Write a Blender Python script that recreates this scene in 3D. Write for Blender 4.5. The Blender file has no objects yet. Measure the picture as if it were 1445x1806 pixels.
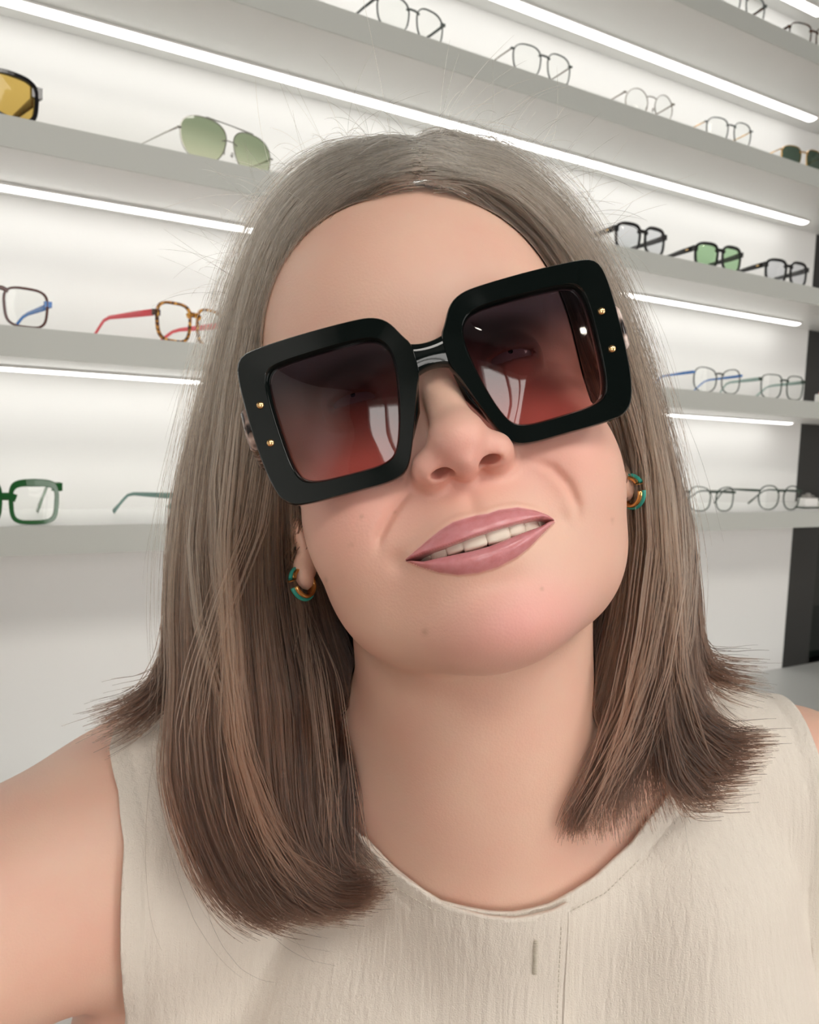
import bpy, bmesh, math, random
import numpy as np
from mathutils import Matrix, Vector
random.seed(7); RNG = np.random.default_rng(11)
SC = bpy.context.scene
COL = SC.collection

# ------------------------------------------------------------------ camera
FOC, CX, CY = 1450.0, 722.5, 903.0          # focal length in pixels of the 1445x1806 frame
E_ = np.array([.85656, -.01245, .51589])    # shelf direction  (image frame: x right, y down, z forward)
N_ = np.array([-.51462, -.09471, .85217])   # into the shelf wall
U_ = np.array([.03825, -.99543, -.08753])   # up
CAMZ = 1.5
def _orth():
    a = np.array([[E_[0], -E_[1], -E_[2]], [N_[0], -N_[1], -N_[2]], [U_[0], -U_[1], -U_[2]]])
    u, s, v = np.linalg.svd(a); return u @ v
CR = _orth()
CT = np.array([0, 0, CAMZ])
def c2w(p):                                  # camera-frame metres (x right, y up, z to the viewer) -> world
    return np.asarray(p) @ CR.T + CT
cam_d = bpy.data.cameras.new('camera'); cam = bpy.data.objects.new('camera', cam_d); COL.objects.link(cam)
m = Matrix([list(CR[0]) + [0], list(CR[1]) + [0], list(CR[2]) + [CAMZ], [0, 0, 0, 1]])
cam.matrix_world = m
cam_d.sensor_fit = 'VERTICAL'; cam_d.sensor_height = 36; cam_d.lens = 36 * FOC / 1806
cam_d.clip_start = .01
cam_d.dof.use_dof = True; cam_d.dof.focus_distance = .325; cam_d.dof.aperture_fstop = 22
SC.camera = cam
SC.view_settings.view_transform = 'Standard'; SC.view_settings.look = 'None'
SC.view_settings.exposure = 0.17; SC.view_settings.gamma = 1; SC.view_settings.use_curve_mapping = False
SC.cycles.max_bounces = 8; SC.cycles.transparent_max_bounces = 16
SC.cycles.caustics_reflective = False; SC.cycles.caustics_refractive = False

# ------------------------------------------------------------------ world and lamps
wd = bpy.data.worlds.new('world'); SC.world = wd; wd.use_nodes = True
wd.node_tree.nodes['Background'].inputs[0].default_value = (.9, .95, 1, 1)
wd.node_tree.nodes['Background'].inputs[1].default_value = .5
LED_W = 5.1          # emission of the shelf strips
FILL_E = 9.0         # added fill panels under the ceiling
WIN_E = 5.0           # daylight outside the shop front

# ------------------------------------------------------------------ materials
def mat(name, col=(.8, .8, .8), rough=.5, metal=0, **kw):
    m = bpy.data.materials.new(name); m.use_nodes = True
    b = m.node_tree.nodes['Principled BSDF']
    b.inputs['Base Color'].default_value = (*col, 1); b.inputs['Roughness'].default_value = rough
    b.inputs['Metallic'].default_value = metal
    for k, v in kw.items(): b.inputs[k.replace('_', ' ')].default_value = v
    return m
def nd(m, t, **kw):
    n = m.node_tree.nodes.new(t)
    for k, v in kw.items(): setattr(n, k, v)
    return n
def lk(m, a, b): m.node_tree.links.new(a, b)
def noise_bump(m, scale, strength, dist=.001, stretch=(1, 1, 1), detail=4):
    b = m.node_tree.nodes['Principled BSDF']
    tc = nd(m, 'ShaderNodeTexCoord'); mp = nd(m, 'ShaderNodeMapping'); mp.inputs['Scale'].default_value = stretch
    n = nd(m, 'ShaderNodeTexNoise'); n.inputs['Scale'].default_value = scale; n.inputs['Detail'].default_value = detail
    bp = nd(m, 'ShaderNodeBump'); bp.inputs['Strength'].default_value = strength; bp.inputs['Distance'].default_value = dist
    lk(m, tc.outputs['Object'], mp.inputs[0]); lk(m, mp.outputs[0], n.inputs['Vector'])
    lk(m, n.outputs[0], bp.inputs['Height']); lk(m, bp.outputs[0], b.inputs['Normal'])
    return n
def emis(name, col, e):
    m = bpy.data.materials.new(name); m.use_nodes = True; nt = m.node_tree; nt.nodes.clear()
    o = nt.nodes.new('ShaderNodeOutputMaterial'); em = nt.nodes.new('ShaderNodeEmission')
    em.inputs[0].default_value = (*col, 1); em.inputs[1].default_value = e
    nt.links.new(em.outputs[0], o.inputs[0]); return m
M_WALL = mat('white_wall_paint', (.80, .80, .785), .6); noise_bump(M_WALL, 300, .05)
M_SHELF = mat('white_lacquer', (.78, .785, .765), .35); M_EDGE_SHADE = mat('painted_edge_shade', (.51, .535, .505), .45)  # second grey: white lacquer with the dim light of the shelf fronts painted in
M_CEIL = mat('ceiling_paint', (.10, .10, .105), .8); M_DARKW = mat('charcoal_wall', (.05, .05, .052), .6)
M_FLOOR = mat('wood_floor', (.28, .17, .11), .4)
M_BLACK = mat('black_panel', (.012, .012, .012), .35)
M_LED = emis('led_light', (1, .985, .95), LED_W)
M_FILL = emis('added_fill_light', (1, .95, .88), FILL_E)

# ------------------------------------------------------------------ mesh helpers
def mesh_obj(name, V, F, m=None, parent=None, smooth=True):
    me = bpy.data.meshes.new(name)
    me.from_pydata([tuple(map(float, v)) for v in V], [], [tuple(map(int, f)) for f in F]); me.update()
    if smooth: me.polygons.foreach_set('use_smooth', [True] * len(me.polygons))
    o = bpy.data.objects.new(name, me); COL.objects.link(o)
    if m: me.materials.append(m)
    if parent: o.parent = parent
    return o
def np_mesh(name, V, Q, m=None, parent=None):          # fast: all faces of one size
    me = bpy.data.meshes.new(name); k = Q.shape[1]
    me.vertices.add(len(V)); me.vertices.foreach_set('co', np.asarray(V, np.float32).ravel())
    me.loops.add(Q.size); me.loops.foreach_set('vertex_index', np.asarray(Q, np.int32).ravel())
    me.polygons.add(len(Q)); me.polygons.foreach_set('loop_start', np.arange(0, Q.size, k, dtype=np.int32))
    me.polygons.foreach_set('loop_total', np.full(len(Q), k, np.int32))
    me.update(calc_edges=True); me.validate(); me.polygons.foreach_set('use_smooth', [True] * len(me.polygons))
    o = bpy.data.objects.new(name, me); COL.objects.link(o)
    if m: me.materials.append(m)
    if parent: o.parent = parent
    return o
class MB:
    def __init__(s): s.V = []; s.F = []
    def add(s, V, F):
        k = len(s.V); s.V += [tuple(v) for v in V]; s.F += [tuple(i + k for i in f) for f in F]; return s
    def box(s, a, b):
        (x0, y0, z0), (x1, y1, z1) = a, b
        V = [(x0, y0, z0), (x1, y0, z0), (x1, y1, z0), (x0, y1, z0), (x0, y0, z1), (x1, y0, z1), (x1, y1, z1), (x0, y1, z1)]
        return s.add(V, [(0, 3, 2, 1), (4, 5, 6, 7), (0, 1, 5, 4), (1, 2, 6, 5), (2, 3, 7, 6), (3, 0, 4, 7)])
    def tube(s, pts, rw, rh=None, n=8, caps=True, up=(0, 0, 1)):
        pts = [np.array(p, float) for p in pts]; K = len(pts)
        rw = rw if hasattr(rw, '__len__') else [rw] * K; rh = rw if rh is None else (rh if hasattr(rh, '__len__') else [rh] * K)
        V = []
        for i, p in enumerate(pts):
            d = pts[min(i + 1, K - 1)] - pts[max(i - 1, 0)]; d /= np.linalg.norm(d) + 1e-12
            u = np.array(up, float); a = np.cross(d, u)
            if np.linalg.norm(a) < 1e-3: a = np.cross(d, (0, 1, 0))
            a /= np.linalg.norm(a); b = np.cross(a, d)
            for j in range(n):
                t = 2 * math.pi * (j + .5) / n; c_, s_ = math.cos(t), math.sin(t)
                f = 1 / max(abs(c_), abs(s_)) ** .5 if n > 4 else 1
                V.append(p + a * c_ * rw[i] * f + b * s_ * rh[i] * f)
        F = [(i * n + j, i * n + (j + 1) % n, (i + 1) * n + (j + 1) % n, (i + 1) * n + j) for i in range(K - 1) for j in range(n)]
        if caps: F += [tuple(range(n))[::-1], tuple((K - 1) * n + j for j in range(n))]
        return s.add(V, F)
    def build(s, name, m=None, parent=None, smooth=False, bevel=0):
        o = mesh_obj(name, s.V, s.F, m, parent, smooth)
        if bevel:
            b = o.modifiers.new('bevel', 'BEVEL'); b.width = bevel; b.segments = 2; b.limit_method = 'ANGLE'
        return o
def empty(name, loc=(0, 0, 0), rot=(0, 0, 0)):
    o = bpy.data.objects.new(name, None); COL.objects.link(o); o.location = loc; o.rotation_euler = rot; o.empty_display_size = .02
    return o
def tag(o, label=None, cat=None, group=None, kind=None):
    for k, v in (('label', label), ('category', cat), ('group', group), ('kind', kind)):
        if v: o[k] = v
    return o

# ------------------------------------------------------------------ the room
FY, WY = 1.10, 1.325            # shelf fronts and shelf wall, metres in front of the camera
XL, XR, XE = -3.0, 1.50 * WY, 3.4
def struct(o): return tag(o, kind='structure')
struct(MB().box((XL, WY, 0), (XR, WY + .1, 2.9)).build('wall_back', M_WALL))
struct(MB().box((XR, WY + .3, 0), (XE, WY + .4, 2.9)).build('wall_back_recess', M_BLACK))
struct(MB().box((XL - .1, -3.6, 0), (XL, WY + .1, 2.9)).build('wall_left', M_WALL))
struct(MB().box((XE, -3.6, 0), (XE + .1, WY + .4, 2.9)).build('wall_right', M_WALL))
struct(MB().box((XL - .1, -3.6, -.1), (XE + .1, WY + .4, 0)).build('floor', M_FLOOR))
struct(MB().box((XL - .1, -3.6, 2.9), (XE + .1, WY + .4, 3.0)).build('ceiling', M_CEIL))
# shop front behind the camera: wall with two window openings
wf = MB()
wins = [(-2.4, -1.2), (1.25, 3.2)]
xs = [XL] + [v for w_ in wins for v in w_] + [XE]
for i in range(0, len(xs), 2): wf.box((xs[i], -3.6, 0), (xs[i + 1], -3.5, 2.9))
for a, b in wins: wf.box((a, -3.6, 2.65), (b, -3.5, 2.9)); wf.box((a, -3.6, 0), (b, -3.5, .15))
struct(wf.build('wall_front', M_DARKW))
M_WG = mat('window_glass', (1, 1, 1), 0.0, 0, IOR=1.1, Transmission_Weight=1.0)
for i, (a, b) in enumerate(wins):
    w = empty('window_%d' % (i + 1), ((a + b) / 2, -3.55, .15)); struct(w)
    fr = MB(); h = (b - a) / 2
    fr.box((-h, -.03, 0), (-h + .06, .03, 2.5)).box((h - .06, -.03, 0), (h, .03, 2.5)).box((-.03, -.03, 0), (.03, .03, 2.5)).box((h * .5, -.03, 1.15), (h * .5 + .04, .03, 2.5))
    fr.box((-h, -.03, 2.44), (h, .03, 2.5)).box((-h, -.03, 0), (h, .03, .06)).box((-h, -.025, 1.1), (h, .025, 1.15))
    struct(fr.build('window_frame', M_WALL, w))
sky = MB().box((-4, -5.6, -.5), (4.4, -5.5, 4)).build('exterior_backdrop', emis('daylight', (1, .97, .93), WIN_E)); struct(sky)

# shelves with their light strips
PITCH, TH = .219 * FY, .0365
def shelf_bottom(k): return CAMZ + (-.1455 + .219 * k) * FY
SHELF_TOP = [shelf_bottom(k) + TH for k in range(6)]
names = ['lowest', 'second', 'third', 'fourth', 'fifth', 'topmost']
for k in range(6):
    zb = shelf_bottom(k)
    sh = MB().box((XL, FY, zb), (XE, WY, zb + TH)).build('wall_shelf', M_SHELF, bevel=.0012)
    MB().box((XL, FY - .001, zb + .0002), (XE, FY, zb + TH - .0002)).build('edge_shade', M_EDGE_SHADE, sh)  # thin sheet painting the front's shade over the white lacquer
    tag(sh, 'long white %s wall shelf holding rows of eyewear' % names[k] if k else
        'long white lowest wall shelf with no light strip beneath it', 'shelf', 'white wall shelves')
    if k:
        L = empty('light_strip', (0, 0, 0))
        y0 = WY - .068
        tag(L, 'glowing white light strip under the %s wall shelf' % names[k], 'light strip', 'light strips under the shelves')
        xe = 1.446 * (y0 + .01) + .02
        L.location = ((XL + xe) / 2, y0 + .0125, zb); hx = (xe - XL) / 2
        MB().box((-hx - .004, -.0145, -.004), (hx + .004, .0145, -.0005)).build('channel', M_SHELF, L)
        V = []; n = 10
        df = MB(); prof = [(math.cos(t) * .0125, -.004 - math.sin(t) * .004) for t in np.linspace(0, math.pi, n)]
        V = [(-hx, a, b) for a, b in prof] + [(hx, a, b) for a, b in prof]
        df.add(V, [(j, j + 1, n + j + 1, n + j) for j in range(n - 1)] + [tuple(range(n))[::-1], tuple(range(n, 2 * n))])
        df.build('diffuser', M_LED, L)
# base cabinet below
cb = empty('base_cabinet', (0, 0, 0)); tag(cb, 'pale grey base cabinet with a flat top below the shelves', 'cabinet')
M_CAB = mat('cabinet_grey', (.66, .68, .67), .4)
MB().box((XL, WY - .42, .0), (XE, WY - .001, .905)).build('body', M_CAB, cb)
MB().box((XL, WY - .44, .905), (XE, WY - .001, .93)).build('worktop', M_CAB, cb, bevel=.002)
# dark column and dark glazed door to the right of the shelf wall
dc = struct(MB().box((XR, WY - .001, .93), (XR + .115, WY + .30, 2.9)).build('trim_1', mat('black_column', (.022, .022, .021), .4)))
gp = MB().box((XR + .115, WY + .04, .93), (XE, WY + .055, 2.9)).build('window_3', mat('dark_glass', (.004, .007, .005), .05)); struct(gp)

# fill panels added overhead to light the face from the front
fill_spots = [(-1.2, -1.25), (.1, -1.25), (1.4, -1.25)]
for i, (x, y) in enumerate(fill_spots):
    c = empty('added_fill_panel', (x, y, 2.9))
    tag(c, 'added square white fill panel overhead ' + ('at the end of the aisle nearest the plain side wall', 'in the middle of the aisle behind the camera', 'at the end of the aisle nearest the dark column')[i], 'fill light', 'added fill panels')
    s = .38
    MB().box((-s - .02, -s - .02, -.03), (s + .02, s + .02, 0)).build('frame', M_SHELF, c)  # rim of the added fill panel
    MB().box((-s, -s, -.036), (s, s, -.0301)).build('diffuser', M_FILL, c)  # glowing face of the added fill panel

# ------------------------------------------------------------------ display eyewear
def rpoly(ctrl, n=72):
    """closed smooth outline through control points (list of x,z), resampled by angle about the mean"""
    P = np.array(ctrl, float); K = len(P); out = []
    for i in range(K):
        p0, p1, p2, p3 = P[i - 1], P[i], P[(i + 1) % K], P[(i + 2) % K]
        for t in np.linspace(0, 1, 14, endpoint=False):
            # centripetal-ish catmull with reduced tension
            m1, m2 = (p2 - p0) * .42, (p3 - p1) * .42
            h = (2*t**3-3*t**2+1)*p1 + (t**3-2*t**2+t)*m1 + (-2*t**3+3*t**2)*p2 + (t**3-t**2)*m2
            out.append(h)
    return np.array(out)
def by_angle(poly, c, n):
    a = np.unwrap(np.arctan2(poly[:, 1] - c[1], poly[:, 0] - c[0]))
    if a[-1] < a[0]: poly = poly[::-1]; a = np.unwrap(np.arctan2(poly[:, 1] - c[1], poly[:, 0] - c[0]))
    r = np.hypot(poly[:, 0] - c[0], poly[:, 1] - c[1])
    th = np.linspace(0, 2 * math.pi, n, endpoint=False)
    aa = np.concatenate([a - 2 * math.pi, a, a + 2 * math.pi, a + 4*math.pi]); rr = np.concatenate([r, r, r, r])
    o = np.argsort(aa); R = np.interp(th, aa[o], rr[o])
    return np.stack([c[0] + R * np.cos(th), c[1] + R * np.sin(th)], 1)
def se_outline(w, h, n_, taper=0, drop=0, N=72):
    th = np.linspace(0, 2 * math.pi, N, endpoint=False); c, s = np.cos(th), np.sin(th)
    x = np.sign(c) * abs(c) ** (2 / n_) * w / 2; z = np.sign(s) * abs(s) ** (2 / n_) * h / 2
    x = x * (1 + taper * z / h * 2)
    z = z + drop * (x / w * 2) * (z > 0) * z / h * 2
    return np.stack([x, z], 1)
def rim_mb(mb, inner, outer, y0, y1, bev=.0006, curve=None):
    """ring between two outlines (same count), front at y0 (toward -y), back at y1"""
    n = len(inner); cen = inner.mean(0)
    def mix(a): return inner * (1 - a) + outer * a
    b = min(.25, bev / max(1e-5, np.linalg.norm(outer - inner, axis=1).mean()))
    rings = [(mix(0), y0 + bev), (mix(b), y0), (mix(1 - b), y0), (mix(1), y0 + bev), (mix(1), y1 - bev), (mix(1 - b), y1), (mix(b), y1), (mix(0), y1 - bev)]
    V = []
    for ring, y in rings:
        for p in ring: V.append((p[0], y + (curve(p[0]) if curve else 0), p[1]))
    K = len(rings)
    F = [(i * n + j, i * n + (j + 1) % n, ((i + 1) % K) * n + (j + 1) % n, ((i + 1) % K) * n + j) for i in range(K) for j in range(n)]
    mb.add(V, F)
def tort(name, a, b, scale=160, rough=.15, c3=None):
    m = mat(name, a, rough); t = nd(m, 'ShaderNodeTexCoord'); n = nd(m, 'ShaderNodeTexNoise'); n.inputs['Scale'].default_value = scale; n.inputs['Detail'].default_value = 2
    r = nd(m, 'ShaderNodeValToRGB'); r.color_ramp.elements[0].position = .42; r.color_ramp.elements[1].position = .58
    r.color_ramp.elements[0].color = (*a, 1); r.color_ramp.elements[1].color = (*b, 1)
    if c3: e = r.color_ramp.elements.new(.66); e.color = (*c3, 1)
    lk(m, t.outputs['Object'], n.inputs['Vector']); lk(m, n.outputs[0], r.inputs[0]); lk(m, r.outputs[0], m.node_tree.nodes['Principled BSDF'].inputs['Base Color'])
    return m
def lens_mat(name, tint, refl=.06, tint2=None, z0=0, z1=.04, coord='Z'):
    m = bpy.data.materials.new(name); m.use_nodes = True; nt = m.node_tree; nt.nodes.clear()
    o = nt.nodes.new('ShaderNodeOutputMaterial'); tr = nt.nodes.new('ShaderNodeBsdfTransparent'); gl = nt.nodes.new('ShaderNodeBsdfGlossy')
    gl.inputs['Roughness'].default_value = .02; mx = nt.nodes.new('ShaderNodeMixShader')
    fr = nt.nodes.new('ShaderNodeLayerWeight'); pw = nt.nodes.new('ShaderNodeMath'); pw.operation = 'POWER'; pw.inputs[1].default_value = 4
    ad = nt.nodes.new('ShaderNodeMath'); ad.operation = 'MULTIPLY_ADD'; ad.inputs[1].default_value = .7; ad.inputs[2].default_value = refl
    nt.links.new(fr.outputs['Facing'], pw.inputs[0]); nt.links.new(pw.outputs[0], ad.inputs[0]); nt.links.new(ad.outputs[0], mx.inputs[0])
    nt.links.new(tr.outputs[0], mx.inputs[1]); nt.links.new(gl.outputs[0], mx.inputs[2]); nt.links.new(mx.outputs[0], o.inputs[0])
    tr.inputs[0].default_value = (*tint, 1)
    if tint2:
        tc = nt.nodes.new('ShaderNodeTexCoord'); sp = nt.nodes.new('ShaderNodeSeparateXYZ'); mr = nt.nodes.new('ShaderNodeMapRange')
        mr.inputs[1].default_value = z0; mr.inputs[2].default_value = z1; mr.interpolation_type = 'SMOOTHSTEP'
        mc = nt.nodes.new('ShaderNodeMix'); mc.data_type = 'RGBA'; mc.inputs[6].default_value = (*tint2, 1); mc.inputs[7].default_value = (*tint, 1)
        nt.links.new(tc.outputs['Object'], sp.inputs[0]); nt.links.new(sp.outputs[coord], mr.inputs[0]); nt.links.new(mr.outputs[0], mc.inputs[0]); nt.links.new(mc.outputs[2], tr.inputs[0])
    return m
M_CLEAR = lens_mat('clear_lens', (.97, .98, .97), .02)
M_METAL = mat('silver_metal', (.55, .54, .5), .25, 1); M_GOLD = mat('gold_metal', (.85, .55, .22), .25, 1)
M_PAD = mat('nose_pad', (.75, .75, .72), .3, 0, Transmission_Weight=.5)
def eyewear(label, x, k, shape, w=.05, h=.045, dbl=.018, rim=.003, rimm=None, templem=None, lensm=None, tipm=None, endm=None, ezf=.80,
            th=.004, twid=.004, y=None, top_extra=0, bridge_z=.55, double_bar=False, pads=False, yaw=0, paddle=False, deco=None, group=None, cat='glasses', face_form=.006, hinge=None):
    """one pair standing open on shelf k; x = world x of the bridge, front parallel to the shelf edge"""
    if hinge:                                   # outer corner given, front turned by yaw
        W_ = dbl + 2 * w + 2 * rim; yl = FY + .010 + max(0, -math.sin(yaw)) * W_
        x = xk(hinge, (880, 650, 410, 150, 45)[k], k, yl - FY) + W_ / 2 * math.cos(yaw); y = yl + W_ / 2 * math.sin(yaw)
    y = FY + .010 if y is None else y
    root = empty('eyeglasses' if cat == 'glasses' else 'sunglasses', (x, y, SHELF_TOP[k] + .0003), (0, 0, yaw))
    tag(root, label, cat, group)
    inner = shape(w, h); outer = None
    cen = inner.mean(0)
    d = inner - cen; L = np.linalg.norm(d, axis=1, keepdims=True); outer = inner + d / L * rim
    outer[:, 1] += top_extra * np.clip((inner[:, 1] - cen[1]) / (h / 2), 0, 1) ** 2
    zoff = -outer[:, 1].min()
    inner = inner + [0, zoff]; outer = outer + [0, zoff]
    hx = dbl / 2 + w / 2
    def mirror(o, s):
        q = o * [s, 1] + [s * hx, 0]
        return q
    W = hx + w / 2 + rim
    curve = lambda xx: face_form * (xx / W) ** 2
    fm = MB()
    for s in (1, -1): rim_mb(fm, mirror(inner, s), mirror(outer, s), 0, th, min(.0008, rim * .3), curve)
    # bridge
    zt = zoff + h / 2
    bz = zoff - h / 2 + h * (.5 + bridge_z / 2)
    bx = dbl / 2 + w * .06
    br = rim * .9 if not double_bar else .0009
    fm.tube([(-bx, th / 2, bz - .001), (-bx * .4, th / 2, bz + .0015), (bx * .4, th / 2, bz + .0015), (bx, th / 2, bz - .001)], th / 2 if not double_bar else .0009, br, 8)
    if double_bar: fm.tube([(-hx * .95, th / 2, zoff + h / 2 + rim), (0, th / 2, zoff + h / 2 + rim + .0005), (hx * .95, th / 2, zoff + h / 2 + rim)], .0009, .0009, 6)
    # end pieces
    ez = zoff - h / 2 + h * (ezf if not double_bar else .62); te = curve(W)
    for s in (1, -1):
        em = fm if endm is None else MB()
        em.box((min(s * (W - rim * 1.5), s * (W + .004)), te - .0002, ez - twid * .8), (max(s * (W - rim * 1.5), s * (W + .004)), te + th + .001, ez + twid * .9))
        if endm is not None: em.build('end_piece', endm, root)
    fm.build('frame_front', rimm, root, smooth=False).data.polygons.foreach_set('use_smooth', [False] * len(fm.F))
    for s in (1, -1):
        q = mirror(inner, s); n = len(q); c = q.mean(0)
        V = [(p[0], th * .5 + curve(p[0]) - .0004, p[1]) for p in q] + [(c[0], th * .5 + curve(c[0]) - .0012, c[1])]
        mesh_obj('lens', V, [(j, (j + 1) % n, n) for j in range(n)], lensm or M_CLEAR, root)
    TL = .142
    for s in (1, -1):
        xs_ = s * (W + .002); tb = te + th
        pts = [(xs_, tb, ez), (xs_ + s * .001, tb + .03, ez - .001), (xs_, tb + TL * .62, ez - .003), (xs_ - s * .002, tb + TL * .72, ez - .006)]
        ze = .0022
        nn = 5
        for i in range(1, nn + 1):
            t = i / nn; pts.append((xs_ - s * (.002 + .008 * t), tb + TL * (.72 + .28 * t), (ez - .006) * (1 - t ** 1.1) + ze * t ** 1.1))
        ww = [.0014 if twid > .002 else .0008] * len(pts)
        hh = [twid, twid * .95, twid * .6, twid * .5] + [twid * .55] * (nn - 2) + [twid * .75, twid * (.55 if not paddle else .9)]
        if tipm is None: MB().tube(pts, ww, hh, 8).build('temple', templem or rimm, root, smooth=True)
        else:
            t = MB().tube(pts[:4], ww[:4], hh[:4], 8).build('temple', templem or rimm, root, smooth=True)
            MB().tube(pts[3:], [.0016] * len(pts[3:]), [.002] * len(pts[3:]), 8).build('temple_tip', tipm, t, smooth=True)
        if deco:
            MB().box((min(xs_ + s * .0012, xs_ + s * .002), tb + .012, ez - .001), (max(xs_ + s * .0012, xs_ + s * .002), tb + .035, ez + .001)).build('temple_inlay', deco, root)
    if pads:
        for s in (1, -1):
            MB().tube([(s * dbl * .42, th + .001, zoff - .004), (s * dbl * .40, th + .004, zoff - .009)], .0012, .003, 8).build('nose_pad', M_PAD, root, smooth=True)
    return root
sq = lambda w, h: se_outline(w, h, 4.5, .05, 0)
sq2 = lambda w, h: se_outline(w, h, 3.6, .07, 0)
rd = lambda w, h: se_outline(w, h, 2.3, .04, 0)
rd0 = lambda w, h: se_outline(w, h, 2.0, 0.0, 0)
panto = lambda w, h: se_outline(w, h, 2.7, .10, 0)
cat_ = lambda w, h: se_outline(w, h, 2.7, .04, .003)
def avi(w, h):
    P = se_outline(w, h, 2.4, 0, 0); z = P[:, 1] / (h / 2)
    P = P.copy(); P[:, 0] += np.where(z < 0, (z ** 2) * -.0 + .14 * w * z * .5 * -1 * 0, 0)
    P[:, 0] *= 1 + .16 * z; P[:, 0] += .10 * w * (-z) * .35
    return P
def navi(w, h):
    P = se_outline(w, h, 4.0, .08, 0).copy(); P[:, 0] += -.0 ; return P
def xk(px, py, k, dy=.010):     # world x of the point on shelf k's front strip seen at that picture column
    r = np.array([px - CX, py - CY, FOC]); v = np.array([r @ E_, r @ N_, r @ U_]); return v[0] / v[1] * (FY + dy)
A_BLK = mat('black_acetate', (.012, .012, .013), .12); A_TORT = tort('dark_tortoise_acetate', (.02, .012, .01), (.12, .05, .025), 180)
A_HAV = tort('amber_tortoise_acetate', (.08, .03, .012), (.65, .28, .04), 230, c3=(.85, .5, .12)); A_BRN = mat('brown_acetate', (.09, .03, .025), .18)
A_BLU = mat('blue_acetate', (.02, .16, .5), .2); A_RED = mat('coral_red_acetate', (.75, .10, .12), .22)
A_GRN = mat('bottle_green_acetate', (.02, .13, .035), .12, 0, Transmission_Weight=.25); A_TEAL = mat('grey_teal_acetate', (.15, .27, .24), .25)
A_GRY = mat('smoke_grey_acetate', (.10, .115, .11), .2); A_GRY2 = mat('pale_grey_acetate', (.28, .27, .25), .2); A_SAGE = mat('sage_acetate', (.30, .42, .38), .25)
A_DGRN = mat('dark_green_acetate', (.035, .06, .045), .2); A_WIRE = mat('bronze_wire', (.30, .27, .23), .3, .6)
L_AMB = lens_mat('amber_lens', (.66, .46, .13), .015); L_GRNG = lens_mat('green_gradient_lens', (.30, .36, .24), .08, (.68, .72, .52), 0, .05)
L_GRN = lens_mat('light_green_lens', (.45, .68, .42), .08); L_BLUE = lens_mat('coated_lens', (.86, .88, .92), .12); L_DK = lens_mat('dark_green_lens', (.08, .12, .09), .08)
G1 = 'eyewear displayed on the wall shelves'
def ew(*a, **k): return eyewear(*a, group=None, **k)
R_ = math.radians
ew('chunky black square sunglasses with amber lenses at the upper left corner of the picture', xk(-28, 175, 2), 2, sq2, w=.049, h=.046, rim=.0055, rimm=A_BLK, lensm=L_AMB, th=.006, twid=.0075, cat='sunglasses', templem=A_TORT, yaw=R_(12))
ew('thin metal aviator sunglasses with pale green gradient lenses and double bridge', 0, 2, avi, w=.065, h=.056, dbl=.016, rim=.0013, rimm=M_METAL, lensm=L_GRNG, th=.002, twid=.0012, double_bar=True, bridge_z=.25, pads=True, tipm=A_GRY, cat='sunglasses', hinge=320, yaw=R_(17))
ew('thick black rectangular eyeglasses with clear lenses beside her hair on the third shelf', 0, 2, sq2, w=.047, h=.042, dbl=.017, rim=.0038, rimm=A_BLK, lensm=L_BLUE, th=.005, twid=.0058, deco=M_GOLD, bridge_z=.6, top_extra=.002, hinge=1091, yaw=R_(-4))
ew('thick black eyeglasses frame with light green tinted lenses', 0, 2, sq2, w=.046, h=.042, dbl=.017, rim=.0038, rimm=A_BLK, lensm=L_GRN, th=.005, twid=.0058, deco=M_GOLD, bridge_z=.6, top_extra=.002, cat='sunglasses', hinge=1233, yaw=R_(-9))
ew('thick black clear eyeglasses at the far end next to the black column', 0, 2, sq2, w=.045, h=.042, dbl=.017, rim=.0038, rimm=A_BLK, lensm=L_BLUE, th=.005, twid=.0058, deco=M_GOLD, bridge_z=.6, top_extra=.002, hinge=1360, yaw=R_(-10))
ew('brown double bar eyeglasses with bright blue temples', xk(-2, 560, 1), 1, sq2, w=.048, h=.043, dbl=.016, rim=.0030, rimm=A_BRN, templem=A_BLU, endm=A_BLU, ezf=.68, th=.004, twid=.0042, bridge_z=.85, yaw=R_(10))
ew('amber tortoise square eyeglasses with coral red temples', 0, 1, sq2, w=.048, h=.046, dbl=.018, rim=.0040, rimm=A_HAV, templem=A_RED, endm=A_TORT, ezf=.70, th=.004, twid=.0046, paddle=True, hinge=281, yaw=R_(27))
ew('eyeglasses with blue temples and grey rims on the second shelf', 0, 1, cat_, w=.050, h=.046, dbl=.016, rim=.0022, rimm=A_GRY, templem=A_BLU, endm=A_BLU, th=.003, twid=.003, hinge=1229, yaw=R_(-9))
ew('square eyeglasses with thin grey and green rims and sage temples', 0, 1, sq2, w=.048, h=.048, dbl=.018, rim=.0022, rimm=A_DGRN, templem=A_SAGE, th=.003, twid=.0042, hinge=1349, yaw=R_(-10))
ew('bottle green thick square eyeglasses on the lowest shelf', xk(10, 915, 0), 0, sq, w=.047, h=.042, dbl=.018, rim=.0055, rimm=A_GRN, th=.0055, twid=.006, top_extra=.004, bridge_z=.35, ezf=.98)
ew('grey green eyeglasses half hidden by her hair on the lowest shelf', 0, 0, sq2, w=.048, h=.040, rim=.003, rimm=A_TEAL, th=.004, twid=.0042, paddle=True, hinge=325, yaw=R_(28))
ew('round dark green eyeglasses beside her hair on the lowest shelf', 0, 0, cat_, w=.049, h=.047, dbl=.017, rim=.0022, rimm=A_DGRN, th=.003, twid=.003, hinge=1219, yaw=R_(-8))
ew('round dark green eyeglasses next to the white display block on the lowest shelf', 0, 0, rd, w=.048, h=.050, dbl=.017, rim=.0024, rimm=A_DGRN, th=.003, twid=.003, hinge=1342, yaw=R_(-10))
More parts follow.
